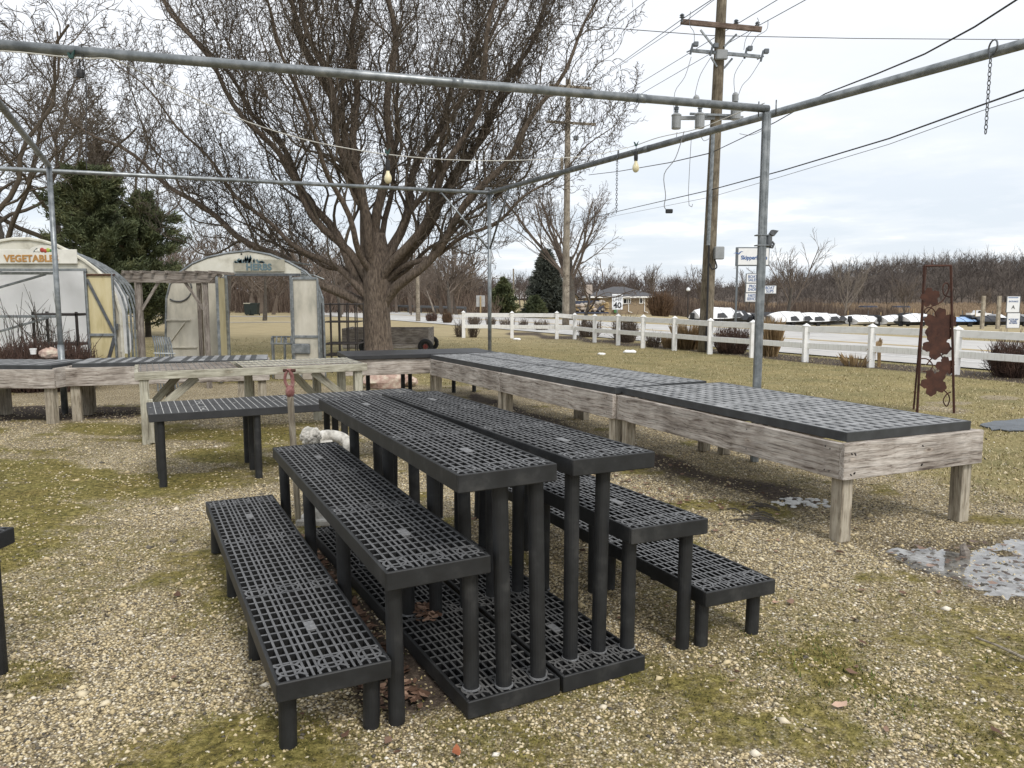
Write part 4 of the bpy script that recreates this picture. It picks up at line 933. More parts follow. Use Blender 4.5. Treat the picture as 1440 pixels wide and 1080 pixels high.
# ================================================================== bare trees
def perp(d):
    r = np.array([0, 0, 1.0]) if abs(d[2]) < .8 else np.array([1.0, 0, 0]); u = np.cross(d, r); u /= np.linalg.norm(u); return u, np.cross(d, u)
PG = lambda P, k, l: P[k][min(l, len(P[k]) - 1)]
def grow(rs, p, d, ln, r, lev, P, out):
    n = PG(P, 'seg', lev); st = ln / n; d = d / np.linalg.norm(d); pts = [p.copy()]; dirs = [d]
    cu = PG(P, 'curl', lev); ph = rs.uniform(0, 6.28); fr = P.get('freq', 1.6); up = PG(P, 'up', lev)
    u0, w0 = perp(d)
    for i in range(n):
        ph += fr * rs.uniform(.6, 1.4)
        k = cu * (math.cos(ph) * u0 + math.sin(ph * .83 + 1) * w0) + rs.normal(0, PG(P, 'jit', lev), 3)
        d = d + k + np.array([0, 0, up]); d = d / np.linalg.norm(d); p = p + d * st; pts.append(p.copy()); dirs.append(d)
    last = lev == len(P['n'])
    r1 = r * (P['tip'] if not last else .5); rad = [r + (r1 - r) * (i / n) ** P.get('tp', .9) for i in range(n + 1)]
    out.setdefault(lev, []).append((pts, rad))
    if last: return
    nb = P['n'][lev]; t0 = PG(P, 't0', lev)
    for j in range(nb):
        t = t0 + (1 - t0) * (j + rs.random()) / nb; i = min(int(t * n), n - 1); f = t * n - i
        q = pts[i] * (1 - f) + pts[i + 1] * f; dd = dirs[min(i + 1, n)]
        u, w = perp(dd); az = rs.uniform(0, 6.28) if lev or not P.get('even') else (j * 2.4 + rs.uniform(-.4, .4)); an = PG(P, 'ang', lev) * rs.uniform(.7, 1.3)
        cd = dd * math.cos(an) + (u * math.cos(az) + w * math.sin(az)) * math.sin(an)
        rr = (rad[i] * (1 - f) + rad[i + 1] * f)
        grow(rs, q, cd, ln * PG(P, 'len', lev) * (1 - .55 * (t - t0) / (1 - t0 + 1e-6)) * rs.uniform(.75, 1.2), max(min(rr * PG(P, 'rr', lev), rr * .95), P['rmin']), lev + 1, P, out)
SIDES = {0: 12, 1: 8, 2: 5, 3: 3, 4: 3}
def tree_mesh(out, levels, sides=SIDES):
    m = MB()
    for l in levels:
        for pts, rad in out.get(l, []): m.tube(pts, rad, sides.get(l, 3), cap=False)
    return m
def bare_tree(label, loc, h, seed, P, bark='bark2', twig='twig', group=None, lean=(0, 0), trunk=.3, r=.2, name='bare_tree'):
    rs = np.random.default_rng(seed); out = {}
    grow(rs, np.zeros(3), np.array([lean[0], lean[1], 1.0]), h * trunk, r, 0, P, out)
    t = thing(name, label, 'tree', loc, 0, group)
    tree_mesh(out, [0]).build('trunk', bark, t, smooth=True); tree_mesh(out, [l for l in out if l > 0]).build('crown', twig, t, smooth=True)
    return t
PB = dict(n=(7, 6, 6), seg=(6, 9, 7, 5), curl=(.03, .12, .16, .2), jit=(.04, .07, .1, .12), up=(.02, .05, .04, .0), ang=(.65, .65, .75), len=(1.5, .55, .5), rr=(.55, .5, .5), t0=(.55, .25, .2), tip=.35, rmin=.007, freq=1.2)
# ---- the big corkscrew willow
def willow():
    rs = np.random.default_rng(4); b = D(532, 503, 19.9); t = thing('willow_tree', 'huge bare corkscrew willow with a thick furrowed trunk and writhing branches', 'tree', (b.x, b.y, 0))
    P = dict(n=(0, 22, 12, 6), seg=(8, 28, 18, 11, 7), curl=(.02, .17, .34, .42, .5), jit=(.02, .035, .05, .08, .1), up=(0, .022, .07, .07, .04), ang=(.5, .42, .55, .7), len=(1, .46, .46, .46), rr=(.6, .46, .52, .65), t0=(.3, .12, .08, .12), tip=.10, rmin=.0085, freq=1.1, tp=.62)
    m = MB(); tr = [(0, 0, -.05), (.01, 0, .12), (0, 0, .5), (-.02, 0, 1.2), (0, .02, 1.9), (.03, .03, 2.5), (.05, .05, 3.2)]
    m.tube(tr, [.47, .39, .345, .33, .35, .33, .18], 22)
    rr = random.Random(2); m.v = [(x * (1 + .06 * math.sin(9 * math.atan2(y, x) + z * .7) + rr.uniform(-.02, .02)), y * (1 + .06 * math.sin(9 * math.atan2(y, x) + z * .7)), z) for x, y, z in m.v]
    m.build('trunk', 'bark', t, smooth=True)
    base = lambda z, dx: np.array([dx, rs.uniform(-.12, .12), z])
    out = {}
    # (start height, image-plane lean, depth lean, length, radius)
    limbs = [(1.2, -1.05, .05, 10.8, .20), (1.45, -.80, .3, 11.4, .19), (1.7, -.60, -.2, 11.6, .17), (2.0, -.42, .15, 12.0, .20), (2.2, -.24, -.25, 12.0, .18), (2.5, -.08, .2, 12.4, .20), (2.4, .10, -.1, 12.4, .19),
             (2.2, .27, .2, 12.0, .20), (1.9, .44, -.25, 11.8, .18), (1.6, .56, .15, 11.6, .20), (1.3, .74, -.05, 10.8, .20), (1.5, .98, .25, 9.4, .15), (1.9, 1.5, -.1, 7.2, .12), (1.5, -1.5, -.15, 8.6, .13), (2.0, 2.2, .2, 6.2, .09), (2.0, -2.2, .2, 6.0, .09),
             (2.3, .35, .7, 10, .13), (2.3, -.35, .7, 10, .13), (2.2, .6, -.6, 9.5, .12), (2.2, -.6, -.6, 9.5, .12)]
    for z, lx, ly, ln, r in limbs:
        d = np.array([lx, ly, 1.0]); p = np.array([.22 * lx / (1 + abs(lx)), .2 * ly, z]); grow(rs, p, d, ln * .98, r * .80, 1, P, out)
    limb_m = tree_mesh(out, [1], {1: 9}); limb_m.build('limb_set', 'bark', t, smooth=True).name = 'limbs'
    tree_mesh(out, [2, 3, 4], {2: 5, 3: 3, 4: 3}).build('crown', 'twig', t, smooth=True)
willow()
# ---- trees at the left behind the greenhouses
PA = dict(PB, n=(6, 9, 8, 6), seg=(6, 12, 8, 6, 4), curl=(.05, .2, .25, .25, .25), jit=(.06, .12, .14, .14, .14), up=(.0, .05, .03, .02, .0), ang=(.7, .75, .8, .8), len=(1.6, .55, .5, .5), rr=(.6, .5, .5, .6), t0=(.5, .18, .15, .15), rmin=.012)
for px, Y, h, sd, r, lean, lab in ((38, 30, 17, 21, .27, (-.1, 0), 'gnarled bare tree at the far left edge, its limbs crossing the pipe frame'), (97, 34, 18, 5, .30, (.06, 0), 'tall gnarled bare tree rising behind the green pine'),
                                  (195, 38, 15, 8, .22, (.1, 0), 'bare tree with reddish twigs right behind the green pine'), (-40, 27, 17, 12, .3, (.05, 0), 'large bare tree mostly cut off by the left edge of the picture')):
    b = GT(px, 470, Y); bare_tree(lab, b, h, sd, PA, 'bark2', 'twig', 'gnarled bare trees behind the greenhouses', lean, .36, r)
# ---- brown brush and trees closing the back of the lawn
PC = dict(PB, n=(7, 6, 6), seg=(5, 8, 6, 5), rmin=.016)
for px, Y, h, sd, lab in ((10, 48, 8.5, 31, 'brownish bare tree behind the vegetable greenhouse roof'), (232, 46, 8.0, 32, 'bare brushy tree between the two greenhouses'), (318, 44, 8.8, 33, 'bare tree with a dark straight trunk seen over the herb greenhouse'), (372, 52, 8.2, 35, 'bare brown tree behind the sign of the herb greenhouse'),
                          (425, 56, 7.8, 36, 'bare brown tree just left of the big willow'), (478, 60, 8.5, 37, 'bare brown tree seen behind the left limbs of the willow'), (280, 58, 8.5, 41, 'pale-barked bare tree far behind the timber arbor'), (160, 52, 8, 43, 'twiggy bare tree hidden behind the green pine'), (75, 60, 9, 45, 'bare brown tree far behind the left steel post')):
    b = GT(px, 440, Y); bare_tree(lab, b, h * 1.3, sd, PC, 'bark2', 'bark3', 'brown bare trees at the back of the lawn', (RND.uniform(-.1, .1), 0), .3, .16)
# ---- trees on the right of centre
PD = dict(PB, n=(8, 9, 7, 4), seg=(5, 10, 7, 5, 4), curl=(.03, .10, .12, .16, .2), ang=(.55, .55, .6, .6), len=(2.1, .55, .5, .5), rr=(.6, .5, .5, .6), up=(.02, .06, .06, .04, .02), t0=(.3, .18, .15, .15), rmin=.012)
b = GT(803, 440, 54); bare_tree('wide bare cottonwood behind the farther utility pole', b, 20, 51, PD, 'bark2', 'bark3', None, (.06, 0), .22, .34)
PE_ = dict(PA, curl=(.1, .25, .25, .25, .2), n=(5, 6, 5, 4), up=(0, .01, .02, 0, 0), rmin=.008)
b = G(818, 473); bare_tree('small crooked bare tree with dark arching branches just beyond the fence', b, 4.6, 53, PE_, 'bark2', 'shrub2', None, (.12, 0), .38, .11)
for px, Y, h, sd, r, lab in ((632, 66, 8.2, 61, .2, 'bare tree with an upright crown beyond the road, left of the blank sign'), (612, 62, 6.0, 62, .1, 'thin leaning pale tree beyond the road'), (660, 80, 6.5, 63, .12, 'faint thin bare tree far beyond the blank sign')):
    b = GT(px, 452, Y); bare_tree(lab, b, h, sd, PC, 'bark4' if sd == 62 else 'bark2', 'bark3', None, (-.25 if sd == 62 else 0, 0), .36, r)
PF = dict(PB, n=(8, 9, 7), seg=(5, 9, 7, 5), curl=(.02, .06, .08, .1), ang=(.5, .5, .55), up=(.02, .06, .05, .03), rmin=.022, t0=(.4, .2, .2))
for px, pb, Y, h, sd, r, lab in ((1109, 442, 95, 9.2, 71, .32, 'big vase-shaped bare tree standing just right of the steel post, beyond the boats'), (1187, 442, 120, 9.3, 72, .22, 'thin pale bare tree poking above the wooded hill'), (1052, 440, 110, 7.0, 73, .15, 'slim bare tree behind the boat shop sign'),
                                 (1075, 440, 118, 7.5, 75, .15, 'bare tree just left of the vase-shaped tree'), (1380, 442, 120, 5.2, 74, .10, 'small leafless sapling left of the entrance sign'), (985, 440, 110, 7.0, 77, .16, 'bare tree leaning beside the brick house'), (915, 440, 150, 8.5, 78, .2, 'bare tree with a rounded crown behind the house roof'),
                                 (1272, 440, 120, 6.6, 79, .14, 'bare tree seen just left of the rusty trellis')):
    b = GT(px, pb, Y); bare_tree(lab, b, h * 1.5, sd, PF, 'bark2' if sd != 72 else 'bark4', 'bark3' if sd != 72 else 'bark4', 'bare trees beyond the boat yard', (RND.uniform(-.05, .05) if sd != 71 else -.04, 0), .34, r)
# ---- conifers
def conifer(label, loc, h, w, seed, m, dens=1.0, ragged=.25, droop=.1, base=.06, bark='bark2', size=.16, name='conifer_tree', group=None, gaps=.15, ex=.75, up_=0.0, reps=5):
    rs = np.random.default_rng(seed); t = thing(name, label, 'tree', loc, 0, group)
    tk = MB().tube([(0, 0, 0), (.03, 0, h * .5), (0, 0, h * .97)], [h * .022, h * .014, .01], 8)
    n = int(70 * dens); br = []
    for i in range(n):
        z = h * (base + (1 - base) * (i / n) ** .9); az = i * 2.4 + rs.uniform(-.5, .5)
        ln = w * (1 - (z / h)) ** ex * rs.uniform(1 - ragged, 1 + ragged) + .06 * w
        if rs.random() < gaps: ln *= .45
        d = np.array([math.cos(az), math.sin(az), .12 - droop + up_]); p0 = np.array([0, 0, z]); p1 = p0 + d * ln; br.append((p0, p1, ln)); tk.tube([p0, (p0 + p1) / 2 + [0, 0, .04 * ln], p1], [.03 * ln / w + .008, .012, .006], 4, cap=False)
    tk.build('trunk', bark, t, smooth=True)
    C, A_, Sx = [], [], []
    for p0, p1, ln in br:
        k = int(16 + 70 * ln / w * dens)
        f = rs.random(k) ** .6; c = p0 + (p1 - p0) * f[:, None] + rs.normal(0, 1, (k, 3)) * np.array([.12, .12, .075]) * (ln * .55 + .12); C.append(c); A_.append(np.tile((p1 - p0) / (np.linalg.norm(p1 - p0) + 1e-9), (k, 1)))
    C = np.concatenate(C); A_ = np.concatenate(A_); k = len(C)
    C = np.repeat(C, reps, 0) + rs.normal(0, .07, (k * reps, 3)); A_ = np.repeat(A_, reps, 0) + rs.normal(0, .7, (k * reps, 3)) + [0, 0, .25]; A_ /= np.linalg.norm(A_, axis=1, keepdims=True)
    s = size * rs.uniform(.6, 1.5, k * reps)[:, None]; side = np.cross(A_, rs.normal(0, 1, A_.shape)); side /= np.linalg.norm(side, axis=1, keepdims=True)
    V = np.stack([C - side * s * .13, C + side * s * .13, C + A_ * s + side * s * .05, C + A_ * s - side * s * .05], 1)
    o = quick_mesh('crown', V.reshape(-1, 3), np.arange(4 * len(C)), 4, m); o.parent = t; return t
conifer('bushy dark green pine behind the vegetable greenhouse', GT(140, 460, 29), 6.2, 2.1, 3, 'needle', 1.15, .5, -.05, .10, size=.13, gaps=.25, ex=.5, reps=12, up_=.25)
conifer('second green pine, leaning right beside the first behind the greenhouses', GT(208, 460, 31), 5.6, 2.0, 4, 'needle', 1.0, .5, -.05, .08, size=.13, gaps=.3, ex=.6, reps=12, up_=.2)
conifer('bronze-brown conifer whose pointed top rises above the green pine', GT(150, 455, 40), 9.3, 1.9, 5, 'browncon', 1.0, .3, .1, .3, size=.2)
conifer('drooping grey-green spruce beyond the road, left of the bare cottonwood', GT(768, 441, 62), 5.3, 1.75, 7, 'spruce', 1.3, .2, .35, .06, size=.26, gaps=.05)
conifer('small green pine beyond the road, left of the grey spruce', GT(708, 441, 80), 3.8, 1.5, 8, 'needle', .9, .35, .1, .03, size=.28)
conifer('low dark evergreen under the grey spruce', GT(752, 441, 60), 1.6, 1.0, 9, 'needle', .5, .3, .1, .03, size=.2)

# ---- shrubs
def shrub(label, loc, h, w, seed, m='shrub', n=110, cat='shrub', group=None, r=.006, name='shrub', fan=.9, sub=3):
    rs = np.random.default_rng(seed); mb = MB(); t = thing(name, label, cat, loc, 0, group)
    for i in range(n):
        a = rs.uniform(0, 6.28); k = math.sqrt(rs.random()); b0 = np.array([.30 * w * k * math.cos(a), .30 * w * k * math.sin(a), -.02])
        hh = h * rs.uniform(.55, 1.05) * (1 - .25 * k); tip = np.array([.5 * w * k * fan * math.cos(a) * 1.1, .5 * w * k * fan * math.sin(a) * 1.1, hh]) + rs.normal(0, .05 * h, 3) * [1, 1, .4]
        pts = [b0 + (tip - b0) * f + np.array([math.cos(a), math.sin(a), 0]) * (math.sin(f * 3.14) * .06 * w) + rs.normal(0, .022 * h, 3) for f in (0, .25, .5, .75, 1)]
        mb.tube(pts, [r * 1.6, r * 1.4, r * 1.1, r * .9, r * .5], 4, cap=False)
        for q in range(sub):
            j = rs.integers(1, 4); p = pts[j]; d = (pts[j + 1] - p) + rs.normal(0, .10 * h, 3) + [0, 0, .03 * h]; mb.tube([p, p + d * .6 + rs.normal(0, .012, 3), p + d * 1.25], [r * .9, r * .75, r * .4], 3, cap=False)
    mb.build('stems', m, t, smooth=True); return t
GS = 'bare shrubs along the white fence'
for i, (px, pb, Y, hp, wp, m, n, lab) in enumerate((
    (1422, 530, None, 58, 62, 'shrub', 300, 'dense dark brown shrub beyond the fence at the right edge'), (1027, 497, None, 42, 52, 'shrub', 240, 'dense reddish-brown shrub behind the fence, right of the utility pole'), (879, 481, None, 40, 36, 'shrub2', 150, 'brown vase-shaped shrub behind the fence under the speed sign'),
    (829, 474, None, 28, 34, 'shrub2', 110, 'twiggy shrub behind the fence beside the crooked tree'), (918, 488, None, 22, 24, 'shrub2', 60, 'low sparse shrub between two fence posts, right of the speed sign'), (647, 475, 31, 24, 16, 'shrub2', 40, 'thin twiggy shrub at the left end of the fence'),
    (665, 475, 30.5, 25, 16, 'shrub2', 40, 'second thin twiggy shrub, right of the first fence post'), (667, 452, 44, 15, 22, 'shrub2', 70, 'clipped low shrub in the row beyond the fence end, leftmost'), (690, 457, 41, 18, 14, 'shrub2', 70, 'clipped low shrub beside the rear steel post'), (714, 460, 39, 16, 22, 'shrub2', 70, 'clipped low shrub behind the second fence post'),
    (736, 462, 38, 15, 14, 'shrub2', 60, 'clipped low shrub between second and third fence posts, left one'), (762, 464, 37, 16, 24, 'shrub2', 70, 'clipped low shrub between second and third fence posts, right one'), (607, 452, 50, 14, 18, 'shrub', 110, 'dark reddish shrub on the far verge, beside the rusty one'), (629, 455, 47, 17, 15, 'rustshrub', 150, 'rusty orange-brown clipped shrub on the far verge'))):
    b = G(px, pb) if Y is None else D(px, pb, Y); s = b.y / FPX; b.z = float(gz(b.x, b.y)) if Y is None else max(b.z, 0) * .0
    shrub(lab, b, hp * s, wp * s, 200 + i, m, n, group=GS, r=.004 + .00013 * b.y)
shrub('bristly brown evergreen bush at the corner of the brick house', GT(928, 442, 98), 3.2, 3.2, 230, 'rustshrub', 220, r=.03)
def grass_clump(label, px, py, hp, wp, seed, n=500, m='straw', group='clumps of dry ornamental grass'):
    b = G(px, py); s = b.y / FPX; rs = np.random.default_rng(seed); h, w = hp * s, wp * s; t = thing('ornamental_grass', label, 'ornamental grass', b, 0, group); k = n
    a = rs.uniform(0, 6.28, k); rr = np.sqrt(rs.random(k)); bx = .33 * w * rr * np.cos(a); by = .33 * w * rr * np.sin(a); hh = h * rs.uniform(.5, 1.05, k); lx = .22 * w * rr * np.cos(a) + rs.normal(0, .05 * h, k); ly = .22 * w * rr * np.sin(a) + rs.normal(0, .05 * h, k)
    wd = .006 + .00015 * b.y; c = rs.uniform(0, 6.28, k); sx, sy = np.cos(c) * wd, np.sin(c) * wd
    z0 = np.zeros(k) - .02
    V = np.stack([np.stack([bx - sx, by - sy, z0], -1), np.stack([bx + sx, by + sy, z0], -1), np.stack([bx + lx * .5 + sx, by + ly * .5 + sy, hh * .6], -1), np.stack([bx + lx * 1.2, by + ly * 1.2, hh], -1)], 1)
    o = quick_mesh('blades', V.reshape(-1, 3), np.arange(4 * k), 4, m); o.parent = t
grass_clump('upright tan grass clump behind the fence, left of the utility pole', 968, 491, 40, 46, 1, 600); grass_clump('wide tan grass clump behind the fence, touching the utility pole', 940, 489, 22, 22, 2, 200)
grass_clump('tall tan grass clump half hidden behind the near steel post', 1083, 501, 58, 30, 3, 500); grass_clump('low wispy grass at the foot of the fence post beside the corn stalk bundle', 1203, 515, 20, 46, 4, 90)
b = G(1224, 515.5); t = thing('stalk_bundle', 'dried brown stalk bundle tied against a fence post', 'stalk bundle', (b.x + .02, b.y - .12, 0)); m = MB(); rr = random.Random(9)
for i in range(26):
    x_ = rr.uniform(-.03, .03); m.tube([(x_ + .12, 0, 0), (x_ + .1, rr.uniform(-.03, .03), .45), (x_ + .13 + rr.uniform(-.03, .05), rr.uniform(-.04, .03), .62 + rr.uniform(-.05, .05))], [.008, .008, .004], 4)
for i in range(20):
    x_ = .1 + rr.uniform(-.03, .05); m.tube([(x_, 0, .6), (x_ - rr.uniform(.02, .16), -.02, .48 + rr.uniform(-.05, .08)), (x_ - rr.uniform(.1, .28), -.03, .28 + rr.uniform(-.1, .1))], [.008, .012, .004], 4)
m.build('stalks', 'straw', t)

# ---- far woods, reeds
def far_wood(name, spots, seed, m, tp=.3):
    rs = np.random.default_rng(seed); vs, fs = [], []
    def spike(p0, p1, w):
        o = len(vs); d = p1 - p0; sd = np.cross(d, [rs.normal(), -1, 0]); sd /= np.linalg.norm(sd) + 1e-9
        vs.extend([p0 - sd * w, p0 + sd * w, p1 + sd * w * .25, p1 - sd * w * .25]); fs.extend([o, o+1, o+2, o+3])
    for x, y, h in spots:
        z = float(gz(x, y)); b = np.array([x, y, z - .3]); px = y / FPX; sp = np.array([x + rs.normal(0, .05 * h), y, z + h * rs.uniform(.3, .5)]); spike(b, sp, .028 * h)
        for i in range(15):
            a = rs.uniform(0, 6.28); e = rs.uniform(.5, 1.45); l = h * rs.uniform(.25, .55); p = b + (sp - b) * rs.uniform(.5, 1); q = p + l * np.array([math.cos(a) * math.cos(e), math.sin(a) * math.cos(e), math.sin(e)]); q[2] = min(q[2], z + h * 1.05); q[2] = min(q[2], z + h * (1.02 - .5 * ((q[0] - x) / h) ** 2 * 3)); spike(p, q, .0065 * h)
            for k in range(9):
                f = rs.uniform(.3, 1); p2 = p + (q - p) * f; d2 = (q - p) / l + rs.normal(0, .55, 3) + [0, 0, .2]; q2 = p2 + d2 * h * rs.uniform(.05, .13); spike(p2, q2, .0042 * h)
    return stuff(quick_mesh(name, np.array(vs), np.array(fs), 4, m))
rs = np.random.default_rng(77); spots = []
for row, (y0, h0, n) in enumerate(((250, 7, 120), (266, 9, 120), (284, 10, 120), (304, 11, 120), (326, 11.5, 120), (350, 12, 120))):
    for i in range(n):
        y = y0 + rs.uniform(-10, 10); px = 985 + (1600 - 985) * (i + rs.random()) / n; x = (px - 720) / FPX * y
        k = float(sst(960, 1290, px)); hh = h0 * (.60 + .62 * k) * rs.uniform(.72, 1.12); spots.append((x, y, hh))
far_wood('hill_wood', spots[1::2], 11, mat('far_wood_bark_light', (0.125, 0.105, 0.092), (0.085, 0.07, 0.062), .1, .95, c3=(.165, .14, .12)))
far_wood('hill_wood', spots[::2], 1, mat('far_wood_bark', (0.092, 0.076, 0.066), (0.062, 0.05, 0.044), .12, .95, c3=(.115, .096, .083)))
spots = []
for i in range(330):
    y = rs.uniform(150, 330); px = rs.uniform(520, 1010); x = (px - 720) / FPX * y; spots.append((x, y, rs.uniform(6, 10) * (.75 + .0013 * y)))
far_wood('far_wood', spots, 2, mat('far_wood_bark_grey', (0.105, 0.082, 0.072), (0.07, 0.056, 0.05), .1, .95))
spots = []
for i in range(330):
    px = rs.uniform(-500, 660); y = rs.uniform(66, 120); x = (px - 720) / FPX * y; spots.append((x, y, rs.uniform(5.5, 9.5)))
far_wood('lawn_edge_wood', spots, 3, 'bark3')
# hill under the wood
def hill():
    xs = np.linspace(-60, 520, 60); ys = np.linspace(247, 460, 24); X, Y = np.meshgrid(xs, ys); Z = gz(X, Y) - .2 + 0.0 * X + 3.2 * sst(60, 130, X) * sst(250, 330, Y) + .8 * fbm(X, Y, .02, 61)
    v = np.stack([X, Y, Z], -1).reshape(-1, 3); i = (np.arange(23)[:, None] * 60 + np.arange(59)[None]).ravel(); f = np.stack([i, i+1, i+61, i+60], 1).ravel()
    o = quick_mesh('hill', v, f, 4, mat('leaf_floor', (0.115, 0.088, 0.068), (0.075, 0.058, 0.046), .15, 1.0)); structure(o)
hill()
n = 44000; y = NP.uniform(196, 250, n); px = NP.uniform(900, 1640, n); x = (px - 720) / FPX * y; k = y > 201 + 8 * vnoise(x, y, .05, 5); x, y = x[k], y[k]; n = len(x)
z = gz(x, y); h = 1.6 * NP.uniform(.6, 1.15, n); a = NP.random(n) * 6.28; w = .12
Vr = np.stack([np.stack([x - w, y, z], -1), np.stack([x + w, y, z], -1), np.stack([x + w * .5 + .2 * np.cos(a), y + .2 * np.sin(a), z + h], -1), np.stack([x - w * .5 + .2 * np.cos(a), y + .2 * np.sin(a), z + h], -1)], 1)
stuff(quick_mesh('reeds', Vr.reshape(-1, 3), np.arange(4 * n), 4, island_mat('reed', [(0, (.16, .115, .075)), (.5, (.25, .185, .125)), (1, (.34, .26, .18))])))
n = 15000; y = NP.uniform(118, 140, n); px = NP.uniform(930, 1260, n); x = (px - 720) / FPX * y; z = gz(x, y); h = 3.6 * NP.uniform(.3, 1.1, n) * (.4 + .8 * vnoise(x, y, .15, 7)); a = NP.random(n) * 6.28; w = .03
Vr = np.stack([np.stack([x - w, y, z], -1), np.stack([x + w, y, z], -1), np.stack([x + w * .5 + .5 * np.cos(a), y + .4 * np.sin(a), z + h], -1), np.stack([x - w * .5 + .5 * np.cos(a), y + .4 * np.sin(a), z + h], -1)], 1)
stuff(quick_mesh('undergrowth', Vr.reshape(-1, 3), np.arange(4 * n), 4, island_mat('brush_stem', [(0, (.055, .04, .033)), (.6, (.11, .082, .065)), (1, (.19, .15, .12))])))

n = 26000; y = NP.uniform(74, 104, n); px = NP.uniform(-420, 700, n); x = (px - 720) / FPX * y; k = (x * RN[0] + y * RN[1] > 29) | (x < -12); x, y = x[k], y[k]; n = len(x); z = gz(x, y); h = 3.6 * NP.uniform(.25, 1.1, n) * (.3 + .9 * vnoise(x + 400, y, .12, 17)); a = NP.random(n) * 6.28; w = .025
Vr = np.stack([np.stack([x - w, y, z], -1), np.stack([x + w, y, z], -1), np.stack([x + w * .5 + .7 * np.cos(a), y + .6 * np.sin(a), z + h], -1), np.stack([x - w * .5 + .7 * np.cos(a), y + .6 * np.sin(a), z + h], -1)], 1)
stuff(quick_mesh('undergrowth', Vr.reshape(-1, 3), np.arange(4 * n), 4, island_mat('thicket_stem', [(0, (.065, .048, .04)), (.6, (.135, .10, .08)), (1, (.22, .175, .14))])))
# ================================================================== greenhouses
def rel(px, py, Y, o): p = D(px, py, Y); return (p.x - o.x, p.z)
def greenhouse_veg():
    Y = 14.0; o = Vector((D(42, 500, Y).x, Y, 0)); t = thing('greenhouse', 'white arched greenhouse with a vegetables sign over its open doorway', 'greenhouse', o)
    P = lambda a, b: rel(a, b, Y, o)
    out = [(42, 336), (60, 339), (80, 345), (100, 355), (120, 367), (138, 381), (152, 396), (163, 416), (170, 440), (172, 470)]
    right = [P(*q) for q in out]; right.append((right[-1][0], 0.0)); left = [(-x, z) for x, z in right[::-1]]
    dx0, dx1 = P(-14, 0)[0], P(99, 0)[0]; dz = P(50, 381)[1]
    def clip(poly, f): return [p for p in poly if f(p)]
    # front wall in three pieces round the doorway
    top = [p for p in left + right if p[1] >= dz]
    xtop = max(p[0] for p in top)
    zr = lambda x: np.interp(abs(x), [p[0] for p in right[:-1]], [p[1] for p in right[:-1]])
    m = MB(); xs = np.linspace(-xtop, xtop, 30); m.prism([(-xtop, dz)] + [(x, float(zr(x))) for x in xs][1:-1] + [(xtop, dz)], 0, .03); m.build('gable_panel', 'poly_white', t)
    xr = right[-1][0]
    for s in (1, -1):
        x0 = dx1 if s > 0 else -dx0 if False else dx1
        poly = [(s * x0, 0), (s * x0, dz - .004)] + [(s * x, float(zr(x))) for x in np.linspace(xtop, xr, 14)] + [(s * xr, 0)]
        MB().prism(poly if s > 0 else poly[::-1], .002, .028).build('wall_panel', 'poly', t)
    # trim and hoops going back
    def hoop(y, r, m_, nm):
        pts = [(x - .42 * max(y, 0), y, z) for x, z in left + right]; MB().tube(pts, r, 6).build(nm, m_, t)
    hoop(-.012, .03, 'poly_white', 'trim')
    for k in range(1, 6): hoop(k * 1.1 + .2, .024, 'galv', 'hoop')
    # plastic skin over the roof only, rear wall in white tarpaulin
    vs = []; rr = random.Random(3); zb_ = .35
    for j in range(13):
        for i in range(25):
            x = -4.6 + 4.9 * i / 24; zt_ = min(2.45, float(zr(x + .42 * 3.1)) - .06); z = zb_ + (zt_ - zb_) * j / 12; vs.append((x, 3.1 + .05 * math.sin(i * 1.3 + j * .6) + rr.uniform(-.03, .03), z))
    MB().add(vs, [(j*25+i, j*25+i+1, (j+1)*25+i+1, (j+1)*25+i) for j in range(12) for i in range(24)]).build('inner_sheet', 'film', t, smooth=True)
    beam('post', (P(50, 0)[0] - .05, 1.2, 0), (P(50, 0)[0] - .05, 1.2, dz + .1), .04, .04, 'galv', t, up=(0, 1, 0))
    # door frame, open door leaf
    for x in (dx1,): beam('door_jamb', (x - .02, -.02, 0), (x - .02, -.02, dz), .05, .05, 'galv_dark', t, up=(0, 1, 0))
    beam('lintel', (-1.1, -.02, dz + .02), (dx1, -.02, dz + .02), .05, .045, 'galv', t)
    d = bpy.data.objects.new('door', None); COL.objects.link(d); d.parent = t; d.location = (dx1 + .02, -.04, 0)
    x1 = P(139, 0)[0] - dx1 - .02; z0, z1 = .06, P(100, 385)[1]
    MB().box((0, -.03, z0), (x1, -.012, z1)).build('door_sheet', 'poly_yellow', d)
    for a, b in (((0, 0), (0, 1)), ((1, 0), (1, 1)), ((0, .44), (1, .44)), ((0, .0), (1, .0))):
        beam('frame', (a[0] * x1, -.045, z0 + a[1] * (z1 - z0)), (b[0] * x1, -.045, z0 + b[1] * (z1 - z0)), .03, .05, 'galv', d, up=(0, 1, 0) if a[1] != b[1] else (0, 0, 1))
    beam('frame', (0, -.045, z1 - .02), (x1 + .05, -.045, z1 - .02), .035, .03, 'rust', d)
    beam('brace', (.02, -.05, z1 - .1), (x1 - .02, -.05, z0 + .46 * (z1 - z0)), .02, .05, 'galv_dark', d); beam('brace', (.42 * x1, -.05, z0 + .02), (x1 - .02, -.05, z0 + .42 * (z1 - z0)), .02, .06, 'galv_dark', d)
    MB().box((x1 + .02, -.07, 1.0), (x1 + .06, -.03, 1.12), .01).build('handle', 'galv_dark', d)
    for zz in (1.12, .62): beam('girt', (dx1 + x1 + .06, -.012, zz), (xr - .02, -.012, zz), .03, .035, 'poly_white', t)
    # sign
    sx0, sx1 = P(-44, 0)[0], P(88, 0)[0]; sz0, sz1 = P(40, 371)[1], P(40, 351)[1]; cx = P(41, 0)[0]
    sg = MB().box((sx0, -.06, sz0), (sx1, -.035, sz1), .004).build('sign_board', 'signwhite', t)
